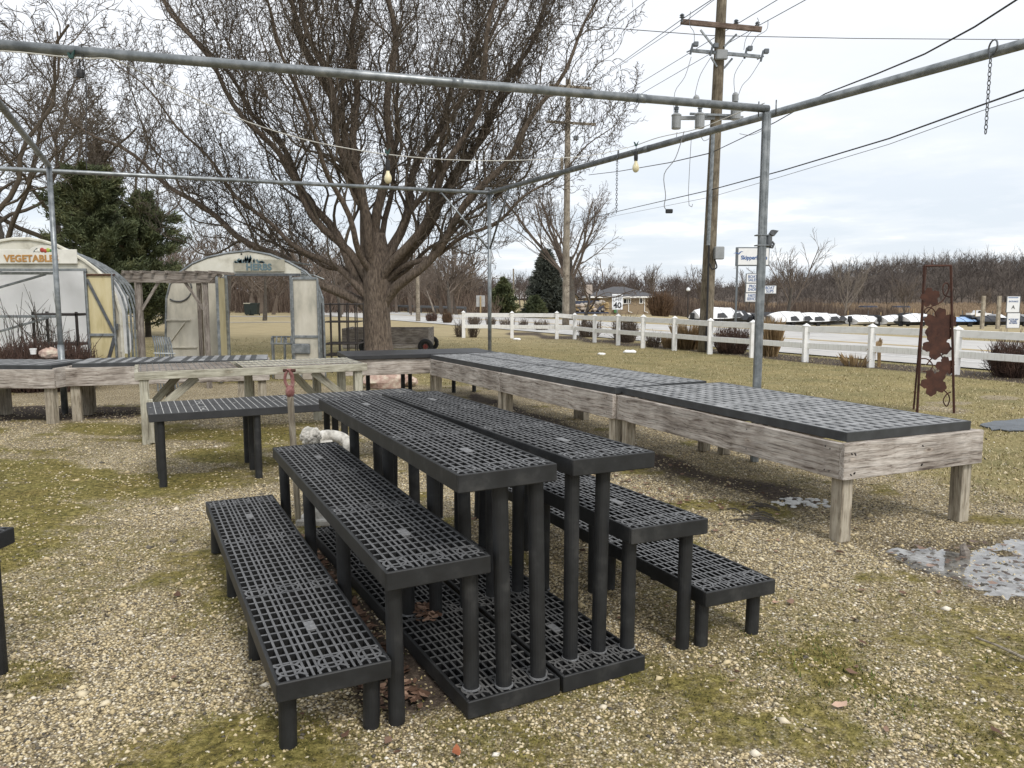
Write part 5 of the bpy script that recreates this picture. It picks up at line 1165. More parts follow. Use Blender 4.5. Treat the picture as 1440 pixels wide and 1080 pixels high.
    arc = [(cx + .25 * math.cos(a), sz1 - .01 + .085 * math.sin(a)) for a in np.linspace(math.pi, 0, 14)]; MB().prism(arc[::-1], -.062, -.034).build('sign_crest', 'signwhite', sg)
    text('lettering', 'VEGETABLES', .165, 'gold', sg, (P(22, 0)[0], -.066, P(40, 364)[1]), off=.006, spacing=1.05)
    for dx, r, m_ in ((-.03, .042, 'redp'), (.025, .035, 'redp'), (.075, .038, 'yelgreen'), (-.09, .03, 'signwhite'), (.12, .025, 'greenp'), (-.065, .02, 'greenp'), (.0, .022, 'greenp'), (-.14, .026, 'signwhite'), (.15, .02, 'signwhite')):
        MB().ball((cx + dx, -.062, P(40, 353)[1] + RND.uniform(-.01, .015)), r, 10, (1, .3, 1)).build('painted_produce', m_, sg, smooth=True)
    for k in range(5): beam('scroll', (cx - .19 + k * .01, -.065, P(40, 353)[1] - .02 + k * .012), (cx - .15 + k * .01, -.065, P(40, 353)[1] + k * .012), .006, .008, 'bluegrey', sg)
    # propped frame bars inside at the far left
    for z, ln in ((P(0, 383)[1], .55), (P(0, 446)[1], .55)):
        beam('bench_bracket', (-1.1, .5, z), (P(25, 0)[0], .5, z), .05, .05, 'galv', t); beam('bench_bracket', (-.85, .5, z - .28), (P(18, 0)[0] - .05, .5, z - .02), .04, .04, 'galv', t)
    return o
veg = greenhouse_veg()
def greenhouse_herbs():
    Y = 15.0; o = Vector((D(345, 500, Y).x, Y, 0)); t = thing('greenhouse', 'stripped arched greenhouse with a faded herbs sign, bare hoops and open doors', 'greenhouse', o)
    P = lambda a, b: rel(a, b, Y, o)
    L_ = [(233, 470), (234, 420), (239, 400), (250, 385), (270, 371), (292, 362), (318, 356), (350, 352.5)]; R_ = [(380, 358), (405, 368), (430, 382), (446, 398), (454, 420), (456, 470)]
    lp = [P(*q) for q in L_]; rp = [P(*q) for q in R_]; lp.insert(0, (lp[0][0], 0)); rp.append((rp[-1][0], 0))
    allp = lp + rp; xs_, zs_ = [p[0] for p in lp[1:]] + [p[0] for p in rp[:-1]], [p[1] for p in lp[1:]] + [p[1] for p in rp[:-1]]
    zr = lambda x: float(np.interp(x, xs_, zs_))
    dz = P(350, 388)[1]; dxl, dxr = P(300, 0)[0], P(397, 0)[0]; xe = P(411, 0)[0]; xl = P(252, 0)[0]
    MB().prism([(xl, dz)] + [(x, zr(x) - .01) for x in np.linspace(xl, xe, 24)] + [(xe, dz)], 0, .03).build('gable_panel', 'poly_white', t)
    # left wall: lower part dirty, with a torn round hole patch near the shoulder
    MB().prism([(lp[0][0], 0)] + [(x, zr(x) - .012) for x in np.linspace(lp[0][0] + .01, xl, 10)] + [(xl, dz - .004), (dxl - .02, dz - .004), (dxl - .02, 0)], .004, .026).build('wall_panel', 'poly', t)
    c = P(250, 405); MB().tube([(c[0] + .27 * math.cos(a), -.01, c[1] + .26 * math.sin(a)) for a in np.linspace(-2.2, 1.1, 14)], .014, 5).build('tear_edge', 'galv_dark', t)
    def hoop(y, r, m_='galv'): MB().tube([(x - .27 * y, y, z) for x, z in allp], r, 7).build('hoop', m_, t)
    for k in range(5): hoop(.0 + k * 1.3, .022)
    for x in (dxl + .03, dxr): beam('door_jamb', (x, -.02, 0), (x, -.02, dz), .045, .06, 'galv', t, up=(0, 1, 0))
    beam('lintel', (dxl, -.02, dz + .02), (xe, -.02, dz + .02), .05, .05, 'galv_dark', t); beam('ridge_pipe', (0, 0, zr(0) - .05), (0, 5.2, zr(0) - .05), .04, .04, 'galv', t)
    xm = P(366, 0)[0]; beam('rear_post', (xm, 2.2, 0), (xm, 2.2, dz + .25), .04, .04, 'galv', t, up=(0, 1, 0))
    MB().tube([(P(405, 0)[0], .02, P(0, 378)[1] - .1), (P(420, 0)[0], .5, P(0, 386)[1]), (P(436, 0)[0], .5, P(0, 392)[1])], .015, 5).build('bent_pipe', 'galv', t)
    for zz, x1 in ((1.15, .5), (.62, .6)): beam('girt', (lp[0][0] + .03, -.01, zz), (lp[0][0] + x1, -.01, zz), .03, .03, 'poly', t)
    beam('girt', (lp[0][0] + .05, -.012, .68), (lp[0][0] + .38, -.012, 1.1), .025, .025, 'poly', t)
    def door(x0, ang, w, nm):
        d = bpy.data.objects.new('door', None); COL.objects.link(d); d.parent = t; d.location = (x0, -.05, 0); d.rotation_euler = (0, 0, ang); z1 = dz - .05
        MB().box((0, -.012, .06), (w, .006, z1)).build('door_sheet', 'poly_yellow' if nm else 'poly', d)
        for a, b in (((0, 0), (0, 1)), ((1, 0), (1, 1)), ((0, .41), (1, .41)), ((0, 1), (1, 1)), ((0, 0), (1, 0))):
            beam('frame', (a[0] * w, -.02, .06 + a[1] * (z1 - .06)), (b[0] * w, -.02, .06 + b[1] * (z1 - .06)), .03, .05, 'galv', d, up=(0, 1, 0) if a[1] != b[1] else (0, 0, 1))
        return d
    door(dxl, R(-76), .95, True); dr = door(dxr + .04, R(-4), P(439, 0)[0] - dxr - .06, False)
    MB().box((-.05, -.06, .50), (.32, -.03, .70), .02).build('latch_plate', 'galv', dr); MB().box((-.12, -.03, 1.0), (-.07, -.01, 1.16), .008).build('handle', 'galv_dark', t, mtx=Matrix.Translation((dxl, 0, 0)))
    sg = MB().box((P(315, 0)[0], -.045, P(0, 382)[1]), (P(389, 0)[0], -.03, P(0, 365)[1]), .003).build('sign_board', 'signbeige', t)
    text('lettering', 'HERBS', .17, 'bluegrey', sg, (P(351.5, 0)[0], -.05, P(0, 376)[1]), off=.006, spacing=1.02)
    m = MB(); rr = random.Random(8); c0 = P(351, 370)
    for i in range(34):
        x = rr.uniform(-.28, .28); h = .16 * (1 - abs(x) / .36) * rr.uniform(.6, 1.1); lx = rr.uniform(-.04, .04)
        m.prism([(c0[0] + x - .012, c0[1] - .0), (c0[0] + x + .012, c0[1] - .0), (c0[0] + x + lx + .02, c0[1] + h * .6), (c0[0] + x + lx, c0[1] + h), (c0[0] + x + lx - .02, c0[1] + h * .6)], -.049, -.044)
    m.build('painted_herbs', 'bluegrey', sg)
    return t
greenhouse_herbs()
# timber arbor between them
Y = 13.4; o = Vector((D(220, 500, Y).x, Y, 0)); t = thing('timber_arbor', 'weathered timber arbor beam on posts linking the two greenhouses', 'arbor', o); P = lambda a, b: rel(a, b, Y, o)
zb = P(0, 391)[1]
for yy, e in ((0, 0), (.9, -.25)):
    a0, a1 = P(148, 0)[0] - e, P(290, 0)[0] + e
    MB().prism([(a0, zb + .075), (a0 + .14, zb - .075), (a1 - .14, zb - .075), (a1, zb + .075)][::-1], yy - .02, yy + .02).build('beam', 'wood3', t)
    for px in (172, 269): beam('post', (P(px, 0)[0] - yy * .52, yy + .05, 0), (P(px, 0)[0] - yy * .52, yy + .05, zb + .05), .075, .075, 'wood3', t, up=(0, 1, 0))
    for px, s in ((172, 1), (269, -1)) if yy == 0 else (): beam('brace', (P(px, 0)[0] + .03 * s, yy + .04, zb - .55), (P(px, 0)[0] + s * .34, yy + .04, zb - .07), .025, .05, 'wood3', t)
for px in (155, 167, 181, 198, 217, 243, 261, 281): beam('rafter', (P(px, 0)[0], -.10, zb + .10), (P(px, 0)[0], 1.05, zb + .10), .04, .05, 'wood3', t)
# folded rack leaning, metal benches, racks and wagon
Y = 12.9; o = GT(205, 520, Y); o.z = 0; t = thing('folded_rack', 'folded galvanised zig-zag rack leaning by the vegetable greenhouse', 'rack', o); P = lambda a, b: rel(a, b, Y, o)
for i in range(8):
    x0, x1 = P(190 + i * 2.6, 0)[0], P(194 + i * 3.6, 0)[0]; MB().tube([(x0, .02 * i, P(0, 472 + i * .4)[1]), (x0 + .03, .02 * i, P(0, 485)[1]), (x1, .02 * i, .02)], .014, 6).build('rail', 'galv', t)
for z in (.25, .45, .66): MB().tube([(P(191, 0)[0], -.02, z), (P(216, 0)[0], .16, z - .02)], .012, 6).build('bar', 'galv', t)
def wire_rack(label, px0, px1, py0, py1, Y, m, shelves, dep=.5, nv=4, r=.014, name='plant_rack'):
    o = GT((px0 + px1) / 2, 500, Y); o.z = 0; t = thing(name, label, 'rack', o); P = lambda a, b: rel(a, b, Y, o); x0, x1 = P(px0, 0)[0], P(px1, 0)[0]; zt = P(0, py0)[1]; up = MB()
    for i in range(nv):
        x = x0 + (x1 - x0) * i / (nv - 1)
        for y in (0, dep): up.tube([(x, y, 0), (x, y, zt)], r, 6)
    up.build('uprights', m, t)
    for z in shelves:
        s = MB(); zz = P(0, z)[1]
        for y in np.linspace(0, dep, 5): s.tube([(x0, y, zz), (x1, y, zz)], r, 5)
        for x in np.linspace(x0, x1, 6): s.tube([(x, 0, zz), (x, dep, zz)], r * .7, 5)
        s.build('shelf', m, t)
    return t
wire_rack('dark metal nursery rack with open shelves, right of the herb greenhouse', 441, 492, 426, 505, 16.2, 'darkiron', (428, 453, 484, 500), .7, 5)
Y = 15.9; o = GT(395, 510, Y); o.z = 0; t = thing('slatted_bench', 'low galvanised slatted bench inside the herb greenhouse doorway', 'bench', o); P = lambda a, b: rel(a, b, Y, o)
for zt_, sl_ in ((.78, .10), (.24, .10)):
    for i in range(6): MB().tube([(P(366 + i * 7, 0)[0], .0, zt_ - .0), (P(374 + i * 7, 0)[0] + .1, -.75, zt_ - sl_)], .016, 6).build('slat', 'galv', t)
    for y, dx in ((0, 0), (-.75, .2)): MB().tube([(P(366, 0)[0] + dx, y, zt_ + y * .13), (P(402, 0)[0] + dx, y, zt_ + y * .13)], .018, 6).build('rail', 'galv', t)
for x in (368, 385, 402):
    for y, dx in ((0, 0), (-.75, .2)): MB().tube([(P(x, 0)[0] + dx, y, 0), (P(x, 0)[0] + dx, y, .8)], .016, 6).build('leg', 'galv', t)
Y = 21.6; o = GT(540, 495, Y); o.z = 0; t = thing('farm_wagon', 'weathered grey plank wagon behind the willow trunk, on black tyres', 'wagon', o); P = lambda a, b: rel(a, b, Y, o)
x0, x1 = P(470, 0)[0], P(596, 0)[0]; zt = P(0, 462)[1]; zb = P(0, 488)[1]
for y in (0, 1.5):
    for k in range(2): beam('side_board', (x0, y, zb + .10 + (zt - zb) * (.18 + .40 * k)), (x1, y, zb + .10 + (zt - zb) * (.18 + .40 * k)), .035, .2, 'wood3', t)
    beam('sill', (x0, y - .02, zb + .02), (x1 - .05, y - .02, zb + .02), .06, .11, 'wood', t)
beam('end_board', (x1, 0, (zb + zt) / 2), (x1, 1.5, (zb + zt) / 2), .035, zt - zb, 'wood3', t); beam('end_board', (x0, 0, (zb + zt) / 2), (x0, 1.5, (zb + zt) / 2), .035, zt - zb, 'wood3', t)
MB().box((x0, .02, zb - .05), (x1, 1.48, zb), .01).build('bed', 'wood3', t)
for px in (506, 593):
    for y in (-.12, 1.55):
        c = Vector((P(px, 0)[0], y, .34)); a = np.linspace(0, 2 * math.pi, 25); w = MB().tube([(c.x + .15 * math.cos(q), c.y, c.z - .12 + .15 * math.sin(q)) for q in a], .065, 10, cap=False).build('wheel', 'tyre', t, smooth=True)
        hb = MB().cyl((c.x, c.y - .04, c.z - .12), (c.x, c.y + .04, c.z - .12), .07, k=16).build('rim', 'rimred', w)
for px, py, Yp, sx, lab in ((542, 533, 13.6, .30, 'large pinkish boulder under the black-topped table'), (558, 531, 13.9, .20, 'pale pink rock beside the large boulder under the black-topped table'), (574, 531, 13.7, .14, 'small orange-pink rock, rightmost of those under the black-topped table')):
    p = GT(px, py, Yp); p.z = 0; rr = random.Random(int(px)); m = MB(); m.ball((0, 0, .1), sx, 10, (1.3, .9, .62)); m.v = [(x * rr.uniform(.85, 1.15), y * rr.uniform(.85, 1.15), max(z * rr.uniform(.85, 1.15), -.02)) for x, y, z in m.v]; ob = m.build('boulder', 'rock'); ob.location = p; tag(ob, lab, 'rock', 'rocks under the black-topped table')
for px0, px1, Yp, h, lab in ((386, 408, 14.9, .22, 'pale concrete block at the foot of the herb greenhouse door'), (425, 455, 14.85, .30, 'tan concrete footing block below the rusty hook stake'), (302, 345, 14.6, .16, 'grey concrete sill block in front of the herb greenhouse')):
    p0, p1 = D(px0, 530, Yp), D(px1, 530, Yp); ob = MB().box((0, 0, 0), (p1.x - p0.x, .25, h), .012).build('concrete_block', 'foundation'); ob.location = (p0.x, Yp, 0); tag(ob, lab, 'block', 'concrete blocks by the greenhouse')
# brown dogwood thicket in the vegetable greenhouse
for i, (px, w, h, lab) in enumerate(((8, 1.1, .84, 'reddish-brown twig thicket at the left edge inside the vegetable greenhouse'), (52, 1.2, .90, 'reddish-brown twig thicket in the middle of the vegetable greenhouse doorway'), (92, .95, .86, 'reddish-brown twig thicket beside the yellowed door leaf'))):
    b = D(px, 500, 13.2); b.z = 0; shrub(lab, b, h, w, 300 + i, 'shrub', 330, 'shrub', 'twig thickets in the vegetable greenhouse', r=.008)
for px, h, sd, lab in ((36, 1.75, 310, 'tall thin bare sapling in front of the white sheet, left one'), (66, 1.7, 311, 'tall thin bare sapling in front of the white sheet, nearer the steel post')):
    b = D(px, 500, 14.6); b.z = 0; shrub(lab, b, h, .55, sd, 'bark2', 13, 'sapling', None, r=.008, name='sapling')
b = D(90, 500, 15.6); b.z = 0; t = thing('dark_shelf', 'dark rusty metal shelf against the white sheet, behind the steel post', 'shelf', b)
for z in (1.27, .68): MB().box((-.45, -.25, z - .05), (.45, .25, z + .0), .006).build('shelf', 'darkiron', t)
for x in (-.43, .43):
    for y in (-.23, .23): MB().box((x - .02, y - .02, 0), (x + .02, y + .02, 1.3)).build('leg', 'darkiron', t)
for px, lab in ((350, 'dark green wheeled bin with a pale lid, seen through the herb doorway'), (359, 'dark green wheeled bin right beside the pale-lidded one')):
    b = GT(px, 443.5, 66); t = thing('wheelie_bin', lab, 'bin', b, 0, 'bins on the far lawn'); 
    m = MB().add([(-.24, -.28, .08), (.24, -.28, .08), (.24, .28, .08), (-.24, .28, .08), (-.3, -.34, .98), (.3, -.34, .98), (.3, .34, .98), (-.3, .34, .98)], [(3,2,1,0), (4,5,6,7), (0,1,5,4), (1,2,6,5), (2,3,7,6), (3,0,4,7)]).build('body', 'green_bin', t); MB().box((-.33, -.38, .98), (.33, .36, 1.06), .02).build('lid', 'signbeige' if px == 350 else 'green_bin', t)
    for x in (-.26, .26): MB().cyl((x - .03, .28, .1), (x + .03, .28, .1), .1, k=12).build('wheel', 'tyre', t)
# guard rail far left of the road
m = MB(); 
for c, nm in ((27.9, 0),):
    pts = []
    for i in range(14):
        tt = 62 + i * 3.2; bend = 0.0009 * max(tt - 38, 0) ** 2; p = road_pt(c - bend, tt); z = float(gz(p.x, p.y)); pts.append((p.x, p.y, z + .62)); m.tube([(p.x, p.y, z), (p.x, p.y, z + .72)], .07, 6)
    m.tube(pts, .14, 6)
o = m.build('guard_rail', 'galv_dark'); tag(o, 'grey steel guard rail along the far side of the road behind the willow', 'guard rail')

# ================================================================== utility poles and wires
PX = G(991, 495); PY1 = PX.y
def pole_at(px, py): return D(px, py, PY1)
pt = D(1018, -60, PY1); t = thing('utility_pole', 'tall wooden utility pole with two crossarms and grey transformer cans', 'utility pole', (PX.x, PX.y, 0)); iv = Matrix.Translation(-Vector((PX.x, PX.y, 0)))
sl_ = Vector(((pt.x - PX.x) / pt.z, 0, 0))
mt = beam('pole', (0, 0, 0), (0, 0, 1), .1, .1, 'polewood', t); bpy.data.objects.remove(mt)
ptop = iv @ pt; ln = ptop.length; x_ = ptop.normalized(); y_ = Vector((0, 1, 0)); z_ = x_.cross(y_).normalized()
mb = MB().tube([(ln * i / 20, 0, 0) for i in range(21)], [.205 - .075 * i / 20 for i in range(21)], 14)
mb.build('pole', 'polewood', t, smooth=True, mtx=Matrix(((x_.x, y_.x, z_.x, 0), (x_.y, y_.y, z_.y, 0), (x_.z, y_.z, z_.z, 0), (0, 0, 0, 1))))
def pw(px, py, dy=0): p = D(px, py, PY1 + dy); return iv @ p
A0, A1 = pw(955, 34, .2), pw(1068, 45, -.25); beam('crossarm', A0 + Vector((0, -.2, 0)), A1 + Vector((0, -.2, 0)), .10, .13, 'redarm', t)
B0, B1 = pw(968, 74, .2), pw(1066, 83, -.25); beam('crossarm', B0 + Vector((0, -.2, 0)), B1 + Vector((0, -.2, 0)), .08, .085, 'galv', t)
for a, b in (((985, 42), (1003, 65)), ((1036, 48), (1018, 66)), ((1000, 80), (1008, 94)), ((1030, 82), (1018, 96))): beam('brace', pw(*a, -.2), pw(*b, -.15), .04, .05, 'galv', t)
MB().box((-.16, -.06, -.13), (.16, .06, .13), .02).build('bracket', 'xfmr', t, mtx=Matrix.Translation(pw(1015, 77, -.22)))
ins = {}
for k, (px, py) in {'a': (959, 29), 'b': (1035, 37), 'c': (1065, 40)}.items():
    p = pw(px, py, -.15) + Vector((0, 0, .09)); ins[k] = p; MB().lathe([(.03, -.12), (.03, -.02), (.075, 0), (.03, .03), (.07, .05), (.03, .09)], p, 10).build('insulator', 'signgrey', t)
for px, py in ((974, 68), (1002, 70), (1050, 74), (1073, 78)):
    p = pw(px, py, -.3); q = MB(); q.tube([p + Vector((-.06, 0, -.16)), p + Vector((.0, -.03, .12))], .03, 7); q.box(p + Vector((.02, -.06, .05)), p + Vector((.15, .06, .17)), .01); q.tube([p + Vector((-.16, 0, -.1)), p + Vector((.02, 0, -.02))], .02, 6); q.build('cutout_switch', 'signgrey', t)
for px, py, s, dy in ((951, 171, .68, -.35), (984, 170, .70, -.5), (1034.5, 158, .72, -.35)):
    p = pw(px, py, dy); MB().lathe([(.17 * s, -.20), (.19 * s, -.18), (.19 * s, .14), (.205 * s, .15), (.205 * s, .18), (.12 * s, .22), (.05, .23)], p, 16).build('transformer', 'xfmr', t, smooth=False)
    MB().lathe([(.055, .25), (.05, .32), (.075, .33), (.05, .36), (.075, .37), (.04, .40), (.045, .46)], p, 10).build('bushing', 'signgrey', t)
for px, py in ((979, 141), (1034, 137)): MB().lathe([(.085, -.12), (.09, .06), (.06, .12), (.02, .14)], pw(px, py, -.35), 12).build('arrester', 'xfmr', t)
beam('bracket_arm', pw(945, 166, -.1), pw(1045, 166, -.1), .08, .10, 'xfmr', t); beam('bracket_arm', pw(970, 160, -.2), pw(1040, 163, -.2), .06, .06, 'galv', t)
MB().tube([pw(1003, 186, -.23), pw(996, 345, -.25)], .055, 8).build('conduit', 'galv', t); MB().tube([pw(997, 345, -.25), pw(993, 492, -.26)], .03, 8).build('conduit', 'blackrub', t)
MB().box((-.05, -.15, -.18), (.22, .05, .18), .02).build('meter_box', 'xfmr', t, mtx=Matrix.Translation(pw(1006, 356, -.22))); MB().tube(smooth([pw(1005, 364, -.3), pw(1008, 376, -.3), pw(1001, 378, -.28), pw(998, 370, -.26)]), .02, 6).build('cable_loop', 'blackrub', t)
for pl in (((972, 80), (963, 108), (949, 130), (948, 165)), ((1000, 80), (985, 105), (978, 130), (979, 133)), ((1045, 84), (1033, 105), (1033, 128), (1035, 135)), ((1069, 86), (1055, 108), (1044, 120), (1038, 135)), ((1080, 28), (1078, 42), (1063, 52), (1055, 68)), ((971, 16), (970, 35), (976, 46), (976, 66)), ((1065, 25), (1066, 34), (1050, 52), (1046, 70)), ((1040, 188), (1055, 190), (1072, 183), (1084, 170)), ((952, 186), (952, 196), (962, 200), (972, 186)), ((985, 190), (990, 198), (999, 194))):
    MB().tube(smooth([pw(a, b, -.3) for a, b in pl]), .0085, 5).build('jumper_wire', 'wire2', t)
# farther poles
P2Y = 43.0; b2_ = GT(795.5, 452, P2Y); t2_ = thing('utility_pole', 'farther wooden utility pole with two crossarms, standing before the cottonwood', 'utility pole', b2_); iv2 = Matrix.Translation(-b2_)
tp_ = iv2 @ D(799, 112, P2Y); x_ = tp_.normalized(); z_ = x_.cross(Vector((0, 1, 0))).normalized(); y_ = Vector((0, 1, 0))
MB().tube([(tp_.length * i / 12, 0, 0) for i in range(13)], [.20 - .06 * i / 12 for i in range(13)], 12).build('pole', 'polewood2', t2_, smooth=True, mtx=Matrix(((x_.x, y_.x, z_.x, 0), (x_.y, y_.y, z_.y, 0), (x_.z, y_.z, z_.z, 0), (0, 0, 0, 1))))
def p2(px, py, dy=0): return iv2 @ D(px, py, P2Y + dy)
for a, b in (((772, 120), (832, 124)), ((768, 171), (838, 175))): beam('crossarm', p2(*a, -.25), p2(*b, -.25), .09, .13, 'polewood2', t2_)
for a, b in (((788, 188), (776, 174)), ((801, 190), (814, 176))): beam('brace', p2(*a, -.2), p2(*b, -.22), .03, .05, 'galv', t2_)
for px, py in ((774, 117), (828, 120), (772, 168), (816, 170), (835, 171)): MB().lathe([(.03, -.06), (.07, .04), (.03, .14)], p2(px, py, -.25), 8).build('insulator', 'signgrey', t2_)
MB().box((-.1, -.1, -.12), (.18, .1, .12), .04).build('lamp_head', 'signgrey', t2_, mtx=Matrix.Translation(p2(809, 194, -.2)))
MB().box((-.16, -.2, -.4), (.0, .0, .35), .02).build('equipment_box', 'polewood2', t2_, mtx=Matrix.Translation(p2(792, 231, -.1)))
for px, pyt, pyb, Y, lab in ((588, 378, 451, 50, 'short grey wooden pole beyond the lawn, right of the willow trunk'), (722, 378, 438, 85, 'thin pale pole far beyond the road, between pine and spruce')):
    b = GT(px, pyb, Y); o = MB().cyl((0, 0, 0), (0, 0, D(px, pyt, Y).z - b.z), .15 if Y < 60 else .11, .11 if Y < 60 else .08).build('wooden_pole', 'polewood2'); o.location = b; tag(o, lab, 'pole')
PW = Matrix.Translation(Vector((PX.x, PX.y, 0)))
def wire(label, pts, r, m='wire', sag=.0, ext=None, cat='wire', group='overhead wires strung between the poles'):
    P = [Vector(p) for p in pts]
    if ext: P.append(P[-1] + (P[-1] - P[0]).normalized() * ext)
    out = []
    for a, b in zip(P[:-1], P[1:]):
        for i in range(8): f = i / 8; q = a.lerp(b, f); q.z -= sag * (b - a).length * 4 * f * (1 - f) * .01; out.append(q)
    out.append(P[-1]); o = MB().tube(out, r, 5, cap=False).build('overhead_wire', m); return tag(o, label, cat, group)
up = lambda px, py, dy=-.15: D(px, py, PY1 + dy)
wire('upper of two close-set thin wires at the left end of the near crossarm', [D(832, 118, P2Y - .25), up(959, 27), up(1003, -2, -3.2), up(1075, -50, -7)], .011)
wire('lower of two close-set thin wires at the left end of the near crossarm', [D(833, 118, P2Y - .25), up(956, 36), up(1001, 2, -2.5), up(1060, -40, -6)], .009)
wire('overhead wire on the middle insulator of the near crossarm', [D(816, 168, P2Y - .25), up(1036, 34), up(1096, -2, -3.6), up(1180, -55, -8)], .010)
wire('overhead wire on the right-hand insulator of the near crossarm', [D(836, 170, P2Y - .25), up(1065, 37), up(1136, -2, -4), up(1230, -55, -8)], .010)
wire('overhead wire crossing high between the willow and the near pole', [D(774, 114, P2Y - .25), D(862, 38, 30), D(912, -2, 24), D(980, -60, 20)], .011)
wire('long thin wire crossing the sky level, from the willow to the right-hand pipe beam', [D(380, -2, 24), D(560, 16, 24), D(720, 29, 24), D(1000, 50, 24), D(1200, 54, 24), D(1400, 55.5, 24), D(1500, 55, 24)], .011)
wire('thick black service cable rising from the near pole to the upper right corner', [D(828, 246, P2Y - .3), D(870, 241, 36), D(940, 229, 28), up(1000, 215, -.25)], .016)
wire('thick black cable from the near pole rising to the top right corner of the picture', [up(1004, 213, -.25), D(1090, 172, 17), D(1160, 132, 13.5), D(1235, 103, 11.2), D(1300, 76, 9.8), D(1370, 38, 8.7), D(1432, -2, 8), D(1500, -50, 7.4)], .011, 'blackrub')
wire('black telephone cable low behind the near steel post, rising to the right', [D(797, 314, P2Y - .25), D(900, 290, 33), up(1000, 267, -.2), D(1100, 240, 18), D(1250, 195, 14), D(1380, 148, 11.5), D(1450, 123, 10.5)], .014, 'blackrub')
wire('thin grey cable just below the black telephone cable', [D(797, 317, P2Y - .25), up(1000, 277, -.2), D(1100, 248, 18), D(1250, 203, 14), D(1380, 156, 11.5), D(1450, 134, 10.5)], .006, 'wire2')
wire('grey drop wire falling straight and hooked at its end, left of the near pole', [up(972, 196), up(970, 230), up(968, 270), up(969, 289), up(973, 291), up(974, 287)], .008, 'wire2', group=None)

# ================================================================== house, marina signs, boats, vehicles
HY = 112.0; hb = GT(893, 441.5, HY); hb.z = D(893, 441.5, HY).z; t = thing('brick_house', 'low tan brick house with a grey hip roof and white windows', 'house', hb); P = lambda a, b: (D(a, b, HY).x - hb.x, D(a, b, HY).z - hb.z)
xl, xr = P(851, 0)[0], P(932, 0)[0]; ze = P(0, 417)[1]; zr_ = P(0, 402.5)[1]; dpt = 9.0; xg = P(834, 0)[0]
MB().box((xl, 0, -1.5), (xr, dpt, ze)).build('wall', 'brick', t); MB().box((xg, 4.0, -1.5), (xl - .01, dpt, ze - .003)).build('wall', 'brick', t)
m = MB(); e = .5; ex0, ex1 = xg - .3, xr + e
m.add([(ex0, -e, ze), (ex1, -e, ze), (ex1, dpt + e, ze), (ex0, dpt + e, ze), (ex0 + 4.2, dpt / 2, zr_), (ex1 - 4.6, dpt / 2, zr_)], [(0, 1, 5, 4), (1, 2, 5), (2, 3, 4, 5), (3, 0, 4)]); rf = m.build('roof', 'roof', t)
MB().box((ex0, -e - .03, ze - .18), (ex1, -e + .02, ze + .03)).build('fascia', 'white', rf); MB().box((ex0, -e + .03, ze - .2), (ex1, dpt + e, ze - .03)).build('soffit', 'white', rf)
cxm = P(836.5, 0)[0]; MB().box((cxm - .45, 3, ze), (cxm + .45, 4, P(0, 400)[1]), .05).build('chimney', 'chim', rf)
for a, b, c, d in ((876, 887, 419.5, 427.5), (899, 904.5, 418.5, 427), (918.5, 929, 418.5, 429)):
    (x0, z1), (x1, z0) = P(a, c), P(b, d); w = MB().box((x0, -.07, z0), (x1, .02, z1), .01).build('window', 'white', t); n_ = 2 if x1 - x0 > .7 else 1
    for k in range(n_): xa = x0 + .1 + k * (x1 - x0 - .1) / n_; MB().box((xa, -.085, z0 + .1), (xa + (x1 - x0 - .2) / n_ - .05, -.072, z1 - .1)).build('pane', 'glass', w)
for px in (891, 914.5): MB().tube([(P(px, 0)[0], -.1, ze - .1), (P(px, 0)[0], -.1, P(0, 438)[1]), (P(px, 0)[0] + .5, -.3, P(0, 439.5)[1])], .06, 6).build('downspout', 'white', t)
MB().box((P(869.5, 0)[0], -.5, P(0, 440)[1]), (P(873.5, 0)[0], -.1, P(0, 433)[1]), .03).build('bin', 'greenp', t)
HB2 = 120.0; b = D(806, 441, HB2); t = thing('brick_house', 'small tan gabled house partly hidden behind the pole and crooked tree', 'house', b); P = lambda a, b_: (D(a, b_, HB2).x - b.x, D(a, b_, HB2).z - b.z)
xa, xb, zg, zp = P(796, 0)[0], P(817, 0)[0], P(0, 418)[1], P(0, 407.5)[1]; MB().prism([(xa, -1.5), (xb, -1.5), (xb, zg), ((xa + xb) / 2, zp - .05), (xa, zg)][::-1], 0, 8).build('wall', 'brick', t)
xm = (xa + xb) / 2
for s, xx in ((-1, xa - .3), (1, xb + .3)):
    q = MB().add([(xx, -.4, zg - .2), (xm, -.4, zp), (xm, 8.4, zp), (xx, 8.4, zg - .2), (xx, -.4, zg - .08), (xm, -.4, zp + .14), (xm, 8.4, zp + .14), (xx, 8.4, zg - .08)], [(0,1,2,3), (7,6,5,4), (0,4,5,1), (1,5,6,2), (2,6,7,3), (3,7,4,0)]); q.build('roof', 'roof', t)
(x0, z1), (x1, z0) = P(801.5, 420), P(810, 427); w = MB().box((x0, -.06, z0), (x1, .02, z1)).build('window', 'white', t)
for k in range(3): xx = x0 + .06 + k * (x1 - x0 - .04) / 3; MB().box((xx, -.075, z0 + .08), (xx + (x1 - x0) / 3 - .1, -.062, z1 - .08)).build('pane', 'glass', w)
